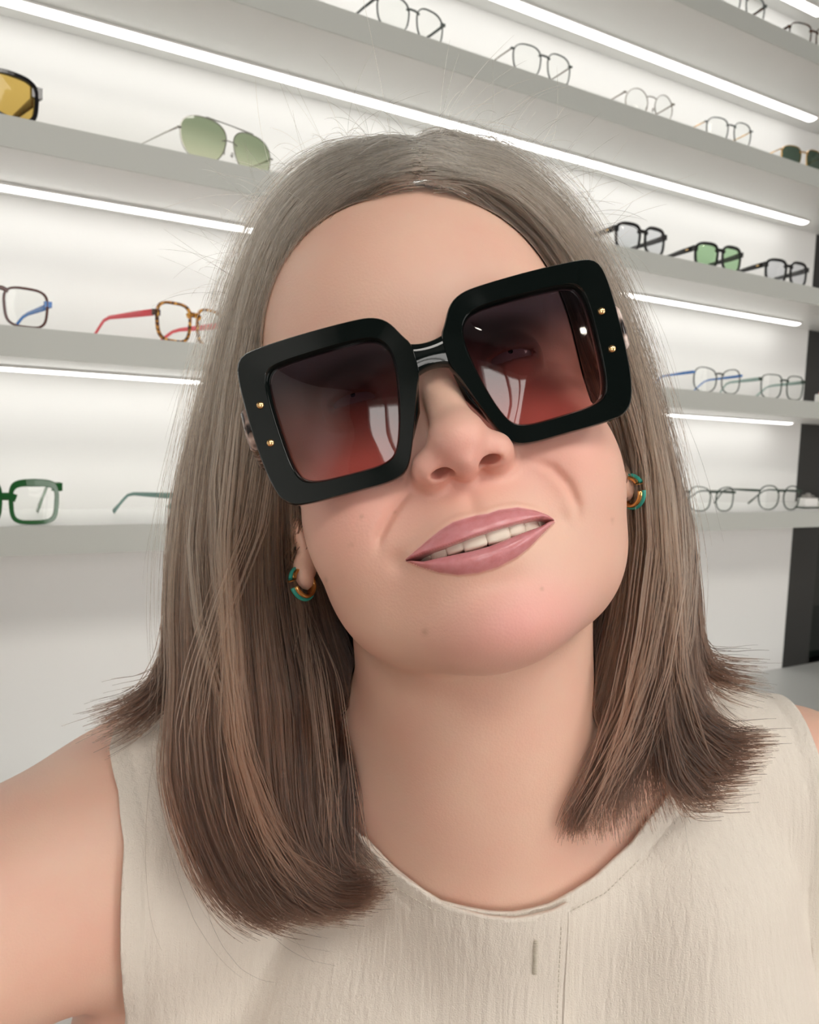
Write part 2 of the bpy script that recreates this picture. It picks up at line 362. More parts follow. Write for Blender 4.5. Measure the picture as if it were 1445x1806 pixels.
ew('large round smoky eyeglasses nearest the top of her head on the fourth shelf', 0, 3, panto, w=.050, h=.047, dbl=.017, rim=.0018, rimm=A_GRY, th=.003, twid=.0024, hinge=665, yaw=R_(4))
ew('round grey eyeglasses second along the fourth shelf', 0, 3, panto, w=.049, h=.047, dbl=.017, rim=.0018, rimm=A_GRY, templem=A_WIRE, th=.0028, twid=.0014, hinge=907, yaw=R_(-2))
ew('thin pale round wire eyeglasses with grey bridge on the fourth shelf', 0, 3, rd0, w=.044, h=.045, dbl=.018, rim=.0011, rimm=A_WIRE, th=.002, twid=.0014, pads=True, hinge=1109, yaw=R_(-7))
ew('small round grey eyeglasses beside the gold rimmed sunglasses', 0, 3, panto, w=.045, h=.045, dbl=.018, rim=.0018, rimm=A_GRY, templem=M_GOLD, th=.0028, twid=.0012, hinge=1256, yaw=R_(-9))
ew('gold rimmed sunglasses with dark green lenses at the far end of the fourth shelf', 0, 3, panto, w=.045, h=.042, dbl=.018, rim=.0018, rimm=M_GOLD, lensm=L_DK, th=.0028, twid=.0012, cat='sunglasses', hinge=1392, yaw=R_(-10))
ew('round dark eyeglasses cut by the top edge of the picture on the fifth shelf', 0, 4, panto, w=.049, h=.046, dbl=.018, rim=.002, rimm=A_GRY, templem=A_TORT, th=.003, twid=.003, hinge=1266, yaw=R_(-9))
ew('dark tortoise eyeglasses in the upper corner on the fifth shelf', 0, 4, sq2, w=.049, h=.046, dbl=.018, rim=.0025, rimm=A_TORT, th=.003, twid=.003, hinge=1398, yaw=R_(-10))
# white display blocks at the shelf ends
A_WHT = mat('white_display', (.85, .84, .82), .4); A_PNK = mat('pink_display', (.8, .35, .33), .5)
for k, px, mt, lb in ((0, 1432, A_GRY2, 'small white display block with a grey clip at the end of the lowest shelf'),
                      (1, 1448, A_PNK, 'small white display block with a pink top at the end of the second shelf'),
                      (2, 1450, A_GRY2, 'small white display block at the end of the third shelf')):
    r = empty('display_block', (xk(px, 800, k, .06), FY + .06, SHELF_TOP[k]))
    tag(r, lb, 'display block')
    MB().box((-.03, -.012, .0), (.03, .012, .003)).build('base', A_DGRN, r)
    MB().box((-.026, -.010, .003), (.026, .010, .024)).build('block', A_WHT, r, bevel=.002)
    MB().tube([(-.018, 0, .027), (.018, 0, .027)], .006, .004, 8).build('clip', mt, r, smooth=True)
    MB().tube([(-.004, 0, .031), (.004, 0, .031)], .005, .004, 8).build('knob', mt, r, smooth=True)

for i, (x, y) in enumerate([(-1.3, -2.2), (.2, -2.6), (.75, -2.6), (1.3, -2.6), (2.2, -2.0)]):
    c = empty('ceiling_spotlight', (x, y, 2.9)); tag(c, 'small black ceiling spotlight ' + ('standing apart near the narrow shop window', 'first of the row of three', 'in the middle of the row of three', 'last of the row of three, nearest the wide window', 'by itself beside the side wall past the wide window')[i], 'spotlight', 'ceiling spotlights')
    MB().tube([(0, 0, 0), (0, 0, -.10)], .045, .045, 16).build('housing', M_BLACK, c, smooth=False)
    MB().tube([(0, 0, -.1005), (0, 0, -.104)], .032, .032, 16).build('bulb', emis('spot_light', (1, .9, .75), 40), c)
# ------------------------------------------------------------------ the person (built in metres in the camera frame, then moved to the world)
HO = np.array([.0078, .0589, -.325])                       # bridge of the nose
def rx(a): c, s = math.cos(a), math.sin(a); return np.array([[1, 0, 0], [0, c, -s], [0, s, c]])
def ry(a): c, s = math.cos(a), math.sin(a); return np.array([[c, 0, s], [0, 1, 0], [-s, 0, c]])
def rz(a): c, s = math.cos(a), math.sin(a); return np.array([[c, -s, 0], [s, c, 0], [0, 0, 1]])
HS = 1.05                                                    # head scale
HR = rz(math.radians(15.4)) @ rx(math.radians(-13))
def h2c(p): return (np.asarray(p, float) * .001 * HS) @ HR.T + HO         # head mm -> camera-frame metres
def c2h(p): return ((np.asarray(p) - HO) @ HR) * 1000 / HS
def px2c(px, py, d): return np.array([(px - CX) / FOC * d, -(py - CY) / FOC * d, -d])
def ell(q, c, r, R=None):
    p = q - np.array(c, np.float32)
    if R is not None: p = p @ R
    r = np.array(r, np.float32); k0 = np.linalg.norm(p / r, axis=1); k1 = np.linalg.norm(p / (r * r), axis=1) + 1e-9
    return k0 * (k0 - 1) / k1
def cap(q, a, b, ra, rb=None):
    a = np.array(a, float); b = np.array(b, float); rb = ra if rb is None else rb
    ab = b - a; t = np.clip(((q - a) @ ab) / (ab @ ab), 0, 1)
    return np.linalg.norm(q - a - t[:, None] * ab, axis=1) - (ra + (rb - ra) * t)
def smin(a, b, k): h = np.clip(.5 + .5 * (b - a) / k, 0, 1); return b * (1 - h) + a * h - k * h * (1 - h)
def smax(a, b, k): return -smin(-a, -b, k)
def head_sdf(q):                                             # q in head mm
    x, y, z = q[:, 0], q[:, 1], q[:, 2]; ax = np.abs(x)
    s = q.copy(); s[:, 0] = ax
    d = ell(q, (0, 20, -94), (75, 84, 92))
    d = smin(d, ell(q, (0, 42, -58), (64, 62, 61)), 18)
    d = smin(d, ell(q, (0, -30, -62), (67, 66, 58)), 16)
    d = smin(d, ell(s, (21, -70, -52), (41, 40, 44)), 20)     # jaw sides
    d = smin(d, ell(q, (0, -97, -26), (27, 20, 28)), 18)      # chin
    d = smin(d, ell(s, (34, -38, -29), (27, 27, 26)), 16)     # cheeks
    d = smin(d, ell(s, (40, -52, -30), (20, 22, 20)), 14)
    d = smin(d, ell(q, (0, -68, -25), (30, 26, 32)), 14)      # muzzle
    d = smin(d, ell(s, (28, 14, -14), (20, 7, 9)), 14)       # brow
    d = smax(d, -ell(s, (31, -3, 8), (16, 10, 12)), 9)        # eye sockets
    # nose
    qn = q - np.array([1.2, 0, 0], np.float32); sn = qn.copy(); sn[:, 0] = np.abs(qn[:, 0])
    n = cap(qn, (-1.0, 4, -8), (0, -32, 11), 6.3, 8.0)
    n = smin(n, ell(qn, (0, -37, 13.5), (10, 9, 11)), 7)
    n = smin(n, ell(sn, (12.0, -41.5, 4.5), (7.0, 7.0, 10)), 6)
    n = smin(n, ell(qn, (0, -45, 10), (4.6, 4.6, 10)), 4)
    d = smin(d, n, 6)
    qs = sn * np.array([.62, 1, 1], np.float32)
    d = smax(d, -cap(qs, (9.2 * .62, -49.5, 14.5), (7.0 * .62, -38, 3), 2.9, 2.2), 1.0)   # nostrils
    ld = ell(s, (31, -3, -14), (13.6, 12.9, 13.0)); ld = smax(ld, -ell(s, (31, -4.5, -2), (11, 2.0, 9)), .8); d = smin(d, ld, 2.5)   # eyelids
    d = smin(d, ell(s, (75, -22, -92), (5, 27, 15), rz(-.08)), 5)    # ears
    d = smin(d, ell(s, (77, -48, -86), (4.5, 8.5, 7)), 4)
    return d
NB0 = h2c((0, -55, -92)); NB1 = np.array([.040, -.175, -.455])
def body_sdf(p):                                             # p in camera-frame metres, result in mm
    m = p * 1000
    d = head_sdf(c2h(p).astype(np.float32)) * HS
    k = cap(m, NB0 * 1000, NB1 * 1000, 60, 62)
    d = smin(d, k, 14)
    d2 = smin(cap(m, (45, -125, -462), (222, -152, -482), 42, 38), cap(m, (45, -125, -462), (-158, -168, -470), 42, 40), 20)
    d2 = smin(d2, ell(m, (45, -350, -500), (175, 230, 105)), 40)
    s = m.copy(); s[:, 0] = np.abs(m[:, 0] - 45)
    d2 = smin(d2, ell(s, (78, -380, -470), (80, 110, 70)), 60)
    d2 = smin(d2, cap(m, (-150, -180, -468), (-300, -236, -345), 60, 52), 26)      # raised arm
    d2 = smin(d2, cap(m, (-120, -215, -470), (-150, -330, -480), 52, 52), 22)
    d2 = smin(d2, cap(m, (-120, -212, -462), (-228, -222, -405), 42, 34), 20)
    d2 = smin(d2, cap(m, (150, -215, -455), (185, -420, -462), 52, 62), 45)
    d2 = smin(d2, cap(m, (232, -170, -485), (262, -420, -480), 44, 38), 18)        # hanging arm
    d = smin(d, d2, 38)
    # forearm towards the phone
    d = smin(d, cap(m, (-300, -236, -345), (-175, -150, -75), 46, 28), 16)
    return d
def surface_net(f, lo, hi, h):
    lo = np.array(lo); n = np.ceil((np.array(hi) - lo) / h).astype(int) // 4 * 4 + 5
    ax = [lo[i] + h * np.arange(n[i]) for i in range(3)]
    ca = [a[::4] for a in ax]
    g = np.stack(np.meshgrid(*ca, indexing='ij'), -1).reshape(-1, 3); cd = f(g).reshape([len(a) for a in ca])
    near = np.abs(cd) < h * 1000 * 6.5
    G = np.repeat(np.repeat(np.repeat(cd, 4, 0), 4, 1), 4, 2)[:n[0], :n[1], :n[2]].astype(np.float32)
    N = np.zeros(n, bool)
    nn = near.copy()
    for a in range(3):
        r = np.roll(near, 1, a); nn |= r
    big = np.repeat(np.repeat(np.repeat(nn, 4, 0), 4, 1), 4, 2)[:n[0], :n[1], :n[2]]
    # each fine sample belongs to the cube between coarse samples: near if any coarse corner is near
    near2 = near.copy()
    for a in range(3): near2 |= np.roll(near2, -1, a)
    M = np.repeat(np.repeat(np.repeat(near2, 4, 0), 4, 1), 4, 2)[:n[0], :n[1], :n[2]]
    idx = np.argwhere(M)
    P = lo + idx * h; vals = np.empty(len(P), np.float32)
    for i in range(0, len(P), 400000): vals[i:i + 400000] = f(P[i:i + 400000])
    G[M] = vals
    S = G < 0
    c = np.zeros(np.array(S.shape) - 1, np.int8)
    for i in (0, 1):
        for j in (0, 1):
            for k in (0, 1): c += S[i:S.shape[0] - 1 + i, j:S.shape[1] - 1 + j, k:S.shape[2] - 1 + k]
    act = (c > 0) & (c < 8); cid = -np.ones(c.shape, np.int64); ci = np.argwhere(act); cid[act] = np.arange(len(ci))
    acc = np.zeros((len(ci), 3)); cnt = np.zeros(len(ci))
    corners = [(i, j, k) for i in (0, 1) for j in (0, 1) for k in (0, 1)]
    for a in corners:
        for b in corners:
            if sum(abs(np.array(a) - b)) == 1 and a < b:
                va = G[tuple((ci + a).T)]; vb = G[tuple((ci + b).T)]; x = (va < 0) != (vb < 0)
                t = np.where(x, va / np.where(x, va - vb, 1), 0)[:, None]
                acc += np.where(x[:, None], np.array(a) + t * (np.array(b) - np.array(a)), 0); cnt += x
    V = lo + (ci + acc / cnt[:, None]) * h
    Q = []
    for a in range(3):
        b, c_ = (a + 1) % 3, (a + 2) % 3
        s0 = [slice(None)] * 3; s1 = [slice(None)] * 3; s0[a] = slice(0, -1); s1[a] = slice(1, None)
        A, B = S[tuple(s0)], S[tuple(s1)]; e = np.argwhere(A != B); ins = A[tuple(e.T)]
        ok = (e[:, b] > 0) & (e[:, c_] > 0) & (e[:, b] < c.shape[b]) & (e[:, c_] < c.shape[c_]); e = e[ok]; ins = ins[ok]
        def at(db, dc): q = e.copy(); q[:, b] += db; q[:, c_] += dc; return cid[tuple(q.T)]
        q = np.stack([at(-1, -1), at(0, -1), at(0, 0), at(-1, 0)], 1)
        q[~ins] = q[~ins][:, ::-1]; Q.append(q)
    return V, np.concatenate(Q)
def grad(f, P, e=.0004):
    g = np.empty_like(P)
    for a in range(3):
        d = np.zeros(3); d[a] = e; g[:, a] = f(P + d) - f(P - d)
    return g / (np.linalg.norm(g, axis=1, keepdims=True) + 1e-9)
def project(f, P, it=2):
    for _ in range(it): P = P - grad(f, P) * np.clip(f(P), -2, 2)[:, None] * .001 * .9
    return P
def sub_region(V, F, test):
    """split quads/ngons whose vertices pass the test into 4; neighbours keep matching edges"""
    bm = bmesh.new(); vs = [bm.verts.new(v) for v in V]
    for f in F:
        try: bm.faces.new([vs[i] for i in f])
        except ValueError: pass
    bm.verts.ensure_lookup_table(); bm.verts.index_update(); t = test(np.array([v.co for v in bm.verts]))
    ed = [e for e in bm.edges if t[e.verts[0].index] and t[e.verts[1].index]]
    bmesh.ops.subdivide_edges(bm, edges=ed, cuts=1, use_grid_fill=True)
    bm.verts.index_update()
    V = np.array([v.co for v in bm.verts]); F = [[v.index for v in f.verts] for f in bm.faces]
    bm.free(); return V, F
VB, QB = surface_net(body_sdf, (-.37, -.50, -.62), (.33, .20, -.05), .0028)
VB = project(body_sdf, VB, 2)
BASE_V, BASE_Q = VB, QB
def t_face(p):
    q = c2h(p); return (q[:, 2] > -62) & (np.abs(q[:, 0]) < 68) & (q[:, 1] > -122) & (q[:, 1] < 20)
def t_fine(p):
    q = c2h(p); return (q[:, 2] > -30) & (np.abs(q[:, 0]) < 44) & (q[:, 1] > -96) & (q[:, 1] < -30)
nb = len(VB)
def t_lips(p):
    q = c2h(p); return (q[:, 2] > -24) & (np.abs(q[:, 0]) < 36) & (q[:, 1] > -86) & (q[:, 1] < -56)
V1, F1 = sub_region(VB, QB.tolist(), t_face)
V1[t_face(V1)] = project(body_sdf, V1[t_face(V1)], 2)
V2, F2 = sub_region(V1, F1, t_fine)
V2[t_fine(V2)] = project(body_sdf, V2[t_fine(V2)], 1)
V2, F2 = sub_region(V2, F2, t_lips)
# ---- mouth: curves given as picture points on the face, brought into head mm
def px2h(px, py, z=8.0):
    """point of the face plane (head z) seen at a picture position"""
    o = c2h(np.zeros(3)); d = c2h(px2c(px, py, 1.0)) - o; t = (z - o[2]) / d[2]; return (o + d * t)[:2]
def crv(pts, z=8.0):
    q = np.array([px2h(*p, z) for p in pts]); return q[np.argsort(q[:, 0])]
C_UT = crv([(708, 978), (723, 969), (740, 956), (774, 931), (798, 917), (840, 905), (860, 903), (880, 895), (915, 888), (946, 891), (969, 897), (990, 904)])
C_OU = crv([(712, 978.5), (746, 969), (774, 963), (798, 957), (833, 946), (849, 941), (882, 930), (903, 923), (925, 915), (958, 904.5), (984, 904)])
C_OL = crv([(712, 979.5), (746, 983), (772, 979), (798, 975.5), (831, 970), (863, 961.5), (889, 951), (908, 942), (939, 928), (958, 920), (970, 911.5), (984, 905)])
C_LL = crv([(708, 979), (739, 994), (774, 1007), (809, 1013), (845, 1010), (880, 1000), (915, 981), (939, 961), (962, 935), (990, 905)])
def ss(a, b, x): t = np.clip((x - a) / (b - a), 0, 1); return t * t * (3 - 2 * t)
def gs(x, s): return np.exp(-.5 * (x / s) ** 2)
def seg_dist(x, y, P):
    d = np.full(x.shape, 1e9)
    for (a, b), (c, e) in zip(P[:-1], P[1:]):
        vx, vy = c - a, e - b; t = np.clip(((x - a) * vx + (y - b) * vy) / (vx * vx + vy * vy + 1e-9), 0, 1)
        d = np.minimum(d, np.hypot(x - a - t * vx, y - b - t * vy))
    return d
FOLD_L = np.array([px2h(*p, 0) for p in [(722, 858), (702, 885), (682, 915), (668, 945), (664, 975)]])
FOLD_R = np.array([px2h(*p, 0) for p in [(935, 806), (975, 822), (1005, 850), (1024, 885), (1026, 915)]])
def face_detail(V):
    q = c2h(V); x, y, z = q.T; front = ss(-45, -20, z)
    ut, ou, ol, ll = (np.interp(x, C[:, 0], C[:, 1]) for C in (C_UT, C_OU, C_OL, C_LL))
    x0, x1 = C_OU[0, 0], C_OU[-1, 0]; inx = ss(x0 - 1, x0 + 2.5, x) * (1 - ss(x1 - 2.5, x1 + 1, x)); hard = (x > x0) & (x < x1)
    dz = np.zeros(len(V))
    # lips
    tu = np.clip((ut - y) / np.maximum(ut - ou, .3), 0, 1); tl = np.clip((ol - y) / np.maximum(ol - ll, .3), 0, 1)
    up = (y <= ut) & (y >= ou - .3); lo = (y <= ol + .3) & (y >= ll)
    dz += np.where(up, 2.4 * np.sin(np.pi * np.clip(tu * .5 + .06, 0, .5)) * ss(0, .35, tu) * inx, 0)
    dz += np.where(lo, 3.6 * np.sin(np.pi * np.clip(tl, 0, 1)) ** .7 * inx, 0)
    rim = gs(y - ut - .6, .9) * inx * .5; dz += rim
    # opening
    op = np.minimum(ou - y, y - ol); opn = np.where(hard, ss(-.25, .75, op), 0); dz = dz * (1 - opn) - 11 * opn * front
    # hollow under the lower lip, groove above the upper lip, folds beside the mouth
    dz -= 2.2 * gs(x, 15) * gs(y - (np.interp(0, C_LL[:, 0], C_LL[:, 1]) - 5), 4)
    dz -= 1.0 * gs(x, 2.2) * gs(y + 58, 5)
    for f in (FOLD_L, FOLD_R):
        d = seg_dist(x, y, f); u = np.clip((f[0, 1] - y) / (f[0, 1] - f[-1, 1]), -.3, 1.3)
        dz -= 2.0 * gs(d, 1.3) * ss(-.05, .3, u) * (1 - ss(.6, 1.05, u)) * (z > -50)
    for sx in (-1, 1): dz += 1.6 * gs(np.hypot((x - sx * 41) / 9, (y + 50) / 14), 1)
    for cx_, cy_ in ((x0 - 3, C_OU[0, 1]), (x1 + 3, C_OU[-1, 1])): dz -= 1.6 * gs(np.hypot(x - cx_, y - cy_), 2.8)
    lip = np.where(up & hard, ss(0, .10, tu), 0) ; lip = np.maximum(lip, np.where(lo & hard, ss(0, .10, 1 - tl), 0)); lip = np.maximum(lip, opn)
    q2 = q.copy(); q2[:, 2] += dz * front
    return h2c(q2), lip * front, opn * front, dz
sel = t_face(V2)
lip = np.zeros(len(V2)); opn = np.zeros(len(V2))
Vd, l_, o_, _ = face_detail(V2[sel]); V2[sel] = Vd; lip[sel] = l_; opn[sel] = o_
qh = c2h(V2)
# ---- skin
M_SKIN = mat('skin', (.8, .5, .37), .42, 0, Subsurface_Weight=.18, Subsurface_Scale=.006, Specular_IOR_Level=.45)
M_SKIN.node_tree.nodes['Principled BSDF'].inputs['Subsurface Radius'].default_value = (1, .35, .2)
def skin_nodes(m):
    b = m.node_tree.nodes['Principled BSDF']
    at = nd(m, 'ShaderNodeAttribute', attribute_name='tone'); lp = nd(m, 'ShaderNodeAttribute', attribute_name='lips')
    tc = nd(m, 'ShaderNodeTexCoord')
    n1 = nd(m, 'ShaderNodeTexNoise'); n1.inputs['Scale'].default_value = 28; n1.inputs['Detail'].default_value = 5
    n2 = nd(m, 'ShaderNodeTexNoise'); n2.inputs['Scale'].default_value = 420; n2.inputs['Detail'].default_value = 3
    v = nd(m, 'ShaderNodeTexVoronoi'); v.inputs['Scale'].default_value = 900
    for n in (n1, n2, v): lk(m, tc.outputs['Object'], n.inputs['Vector'])
    mr = nd(m, 'ShaderNodeMapRange'); mr.inputs[1].default_value = .35; mr.inputs[2].default_value = .7; mr.inputs[3].default_value = 0; mr.inputs[4].default_value = .45
    lk(m, n1.outputs[0], mr.inputs[0])
    mx = nd(m, 'ShaderNodeMix', data_type='RGBA'); mx.inputs[7].default_value = (.76, .40, .31, 1)
    lk(m, mr.outputs[0], mx.inputs[0]); lk(m, at.outputs['Color'], mx.inputs[6])
    # lips with fine vertical streaks
    mp = nd(m, 'ShaderNodeMapping'); mp.inputs['Scale'].default_value = (700, 60, 60); mp.inputs['Rotation'].default_value = (0, 0, 0)
    lc = nd(m, 'ShaderNodeTexNoise'); lc.inputs['Scale'].default_value = 260; lc.inputs['Detail'].default_value = 3; lk(m, tc.outputs['Object'], lc.inputs['Vector'])
    lr = nd(m, 'ShaderNodeMix', data_type='RGBA'); lr.inputs[6].default_value = (.55, .18, .19, 1); lr.inputs[7].default_value = (.72, .34, .37, 1); lk(m, lc.outputs[0], lr.inputs[0])
    m2 = nd(m, 'ShaderNodeMix', data_type='RGBA'); lk(m, lp.outputs['Fac'], m2.inputs[0]); lk(m, mx.outputs[2], m2.inputs[6]); lk(m, lr.outputs[2], m2.inputs[7])
    lk(m, m2.outputs[2], b.inputs['Base Color'])
    rr = nd(m, 'ShaderNodeMapRange'); rr.inputs[3].default_value = .46; rr.inputs[4].default_value = .22; lk(m, lp.outputs['Fac'], rr.inputs[0]); lk(m, rr.outputs[0], b.inputs['Roughness'])
    bp = nd(m, 'ShaderNodeBump'); bp.inputs['Strength'].default_value = .13; bp.inputs['Distance'].default_value = .0004
    ad = nd(m, 'ShaderNodeMath', operation='ADD'); lk(m, n2.outputs[0], ad.inputs[0]); lk(m, v.outputs['Distance'], ad.inputs[1]); lk(m, ad.outputs[0], bp.inputs['Height']); lk(m, bp.outputs[0], b.inputs['Normal'])
skin_nodes(M_SKIN)
person = empty('person', tuple(c2w(np.array([.045, -.20, -.49])) * [1, 1, 0]))
tag(person, 'smiling woman with shoulder-length greying brown hair and cream sleeveless top, head tilted', 'person')
PO = np.array(person.location)
def person_mesh(name, Vc, F, m, parent=None, quads=None):
    W = c2w(Vc) - PO
    o = np_mesh(name, W, quads, m, parent) if quads is not None else mesh_obj(name, W, F, m, parent)
    if parent is None: o.parent = person
    else: o.parent = parent
    return o
body = person_mesh('body', V2, F2, M_SKIN)
tone = np.tile(np.array([.79, .52, .40]), (len(V2), 1))
def blend(c, w): global tone; w = np.clip(w, 0, 1)[:, None]; tone = tone * (1 - w) + np.array(c) * w
x, y, z = qh.T; fr = ss(-60, -20, z)
for sx in (-1, 1):
    blend((.82, .38, .32), .7 * gs(np.hypot((x - sx * 38) / 18, (y + 42) / 15), 1) * fr)
blend((.82, .38, .33), .6 * gs(np.hypot(x / 14, (y + 44) / 9), 1) * fr)
blend((.84, .38, .37), .75 * gs(np.hypot((x - 8) / 20, (y + 102) / 10), 1) * fr)
blend((.06, .012, .01), opn * .97)
blend((.60, .34, .26), .6 * ss(0, 1, gs(np.hypot(x / 9, (y + 92) / 3), 1)) * 0)
for sx in (-1, 1): blend((.45, .16, .12), .5 * gs(np.hypot((x - 1.2 - sx * 8.8) / 3.8, (y + 46.5) / 2.4), 1) * (z < 11) * fr)  # nostril shade painted into the skin tone
for px_, py_, r_ in ((748, 1112, .9), (697, 905, .5), (955, 1040, .5), (640, 915, .5), (1092, 905, .6), (905, 985, .4), (620, 960, .5), (560, 1010, .6)):
    mx_, my_ = px2h(px_, py_, -5); blend((.42, .24, .15), .55 * gs(np.hypot(x - mx_, y - my_) / r_, 1) * fr)
me = body.data
ca = me.color_attributes.new('tone', 'FLOAT_COLOR', 'POINT'); ca.data.foreach_set('color', np.concatenate([tone, np.ones((len(tone), 1))], 1).astype(np.float32).ravel())
la = me.attributes.new('lips', 'FLOAT', 'POINT'); la.data.foreach_set('value', (lip * (1 - opn)).astype(np.float32))
# ---- teeth
M_TOOTH = mat('tooth_enamel', (.80, .74, .63), .2)
mid = px2h(856, 942, 4); slope = 0
zz = 5.2
tb = MB(); xw = [(0, 8.6, 9.5), (1, 6.8, 8.6), (2, 7.4, 9.2), (3, 6.6, 8.2), (4, 6.4, 7.8), (5, 7.5, 7.0)]
for s in (-1, 1):
    arc = .15
    for i, w, h in xw:
        a0, a1 = arc, arc + w; arc = a1 + .10
        c_ = (a0 + a1) / 2; R_ = 27.0; th = c_ / R_ * .9
        cx_, cz_ = s * R_ * math.sin(th) * 1.08, zz - R_ * (1 - math.cos(th)) * 1.25
        yedge = mid[1] - 4.2 + (.5 if i == 1 else 0) + .0030 * cx_ ** 2 + (-.2 if i == 2 else 0)
        n = 10; V = []; prof = [(-1.0, .0, 2.2), (-.92, .6, .8), (-.6, 1.0, .25), (0, 1.12, 0), (.5, 1.0, .2), (1.0, .85, .9)]
        # rows from edge upward: (unused, width factor, setback)
        for k, (yy, wf_, sb) in enumerate([(0, .80, .9), (.35, .93, .25), (1.2, 1.0, 0), (4, .99, -.1), (7, .9, .2), (h, .75, .8)]):
            for j in range(n):
                u = -1 + 2 * j / (n - 1); xx = u * w / 2 * wf_; dep = .9 * abs(u) ** 3 + sb
                V.append((mid[0] + cx_ + xx * math.cos(th), yedge + yy + (.25 * abs(u) ** 4 if k == 0 else 0), cz_ - dep - s * xx * math.sin(th) * 1.0))
        F = [(k * n + j, k * n + j + 1, (k + 1) * n + j + 1, (k + 1) * n + j) for k in range(5) for j in range(n - 1)]
        Vb = [(v[0], v[1], v[2] - 4) for v in V]; m_ = len(V)
        rim_ = [j for j in range(n)] + [k * n + n - 1 for k in range(1, 6)] + [5 * n + j for j in range(n - 2, -1, -1)] + [k * n for k in range(4, 0, -1)]
        F2_ = [(rim_[(q + 1) % len(rim_)], rim_[q], rim_[q] + m_, rim_[(q + 1) % len(rim_)] + m_) for q in range(len(rim_))]
        tb.add(V + Vb, F + F2_)
teeth = person_mesh('teeth', h2c(np.array(tb.V)), tb.F, M_TOOTH)
# ---- eyes behind the dark lenses
def eye_mat():
    m = mat('eye', (.8, .76, .72), .1); tc = nd(m, 'ShaderNodeTexCoord'); sp = nd(m, 'ShaderNodeSeparateXYZ'); lk(m, tc.outputs['Object'], sp.inputs[0])
    r = nd(m, 'ShaderNodeValToRGB'); lk(m, sp.outputs['Z'], r.inputs[0])
    cr = r.color_ramp; cr.interpolation = 'CONSTANT'
    cr.elements[0].color = (.8, .76, .72, 1); cr.elements[1].position = .0098; cr.elements[1].color = (.10, .08, .05, 1)
    e = cr.elements.new(.0112); e.color = (.005, .005, .005, 1)
    lk(m, r.outputs[0], m.node_tree.nodes['Principled BSDF'].inputs['Base Color']); return m
M_EYE = eye_mat()
for s in (-1, 1):
    bm = bmesh.new(); bmesh.ops.create_uvsphere(bm, u_segments=32, v_segments=20, radius=.0118)
    me_ = bpy.data.meshes.new('eye'); bm.to_mesh(me_); bm.free(); me_.materials.append(M_EYE)
    me_.polygons.foreach_set('use_smooth', [True] * len(me_.polygons))
    o = bpy.data.objects.new('eye', me_); COL.objects.link(o); o.parent = person
    Rw = Matrix((CR @ HR).tolist()).to_4x4(); o.matrix_local = Matrix.Translation(Vector(c2w(h2c((s * 31, -3, -14))) - PO)) @ Rw
# ---- sunglasses being worn
GO = np.array([.0078, .0589, -.31])
GR = rz(math.radians(15.4)) @ rx(math.radians(-1.0))
sg = empty('sunglasses'); tag(sg, 'oversized glossy black square sunglasses with rose-brown gradient lenses worn by the woman', 'sunglasses')
sg.matrix_world = Matrix.Translation(Vector(c2w(GO))) @ Matrix((CR @ GR).tolist()).to_4x4()
# local frame: x to the picture's right, y up, z to the viewer (metres)
def smooth_poly(pts, it=3):
    P = np.array(pts, float)
    for _ in range(it):
        Q = np.empty((len(P) * 2, 2)); N2 = np.roll(P, -1, 0)
        Q[0::2] = P * .75 + N2 * .25; Q[1::2] = P * .25 + N2 * .75; P = Q
    return P
OUT = [(5.2, 5.6), (8, 9.5), (11.5, 16.2), (16, 19.2), (22, 20.4), (45, 20.9), (66, 20.4), (70.5, 18.6), (72.6, 14), (73.2, 2), (72.6, -20), (70.2, -35), (66, -40.8), (58, -42), (40, -42.2), (26, -42.4), (19.5, -40), (14.5, -29), (7.6, -10), (5.2, -5.4)]
INN = [(13.5, 2), (15.4, 8.8), (21, 12.2), (40, 12.4), (57, 11.9), (61, 9.5), (62.4, 3), (61.8, -15), (60.4, -29.5), (56, -34.2), (40, -34.8), (27, -34.8), (21.6, -31.5), (17, -18)]
gmm = .001
NA = 128
cen = np.array([37, -11.])
po = by_angle(smooth_poly(OUT), cen, NA) * gmm; pi_ = by_angle(smooth_poly(INN), cen, NA) * gmm
face_curve = lambda x: -.0035 * (abs(x) / .07) ** 2
A_HERO = mat('glossy_black_acetate', (.004, .0065, .006), .06, 0, Specular_IOR_Level=.5)
fv = MB()
for s in (1, -1):
    a, b = pi_ * [s, 1], po * [s, 1]
    mix = lambda t: a * (1 - t) + b * t
    rings = [(mix(0), -.0030), (mix(0), .0000), (mix(.035), .0010), (mix(.07), .0020), (mix(.12), .0026), (mix(.93), .0031), (mix(.97), .0026), (mix(.99), .0014), (mix(1.0), .0002), (mix(1.0), -.0030), (mix(.93), -.0042), (mix(.08), -.0042)]
    V = [(p[0], p[1], z_ + face_curve(p[0])) for rg, z_ in rings for p in rg]; K = len(rings)
    F = [(i * NA + j, i * NA + (j + 1) % NA, ((i + 1) % K) * NA + (j + 1) % NA, ((i + 1) % K) * NA + j) for i in range(K) for j in range(NA)]
    if s < 0: F = [f[::-1] for f in F]
    fv.add(V, F)
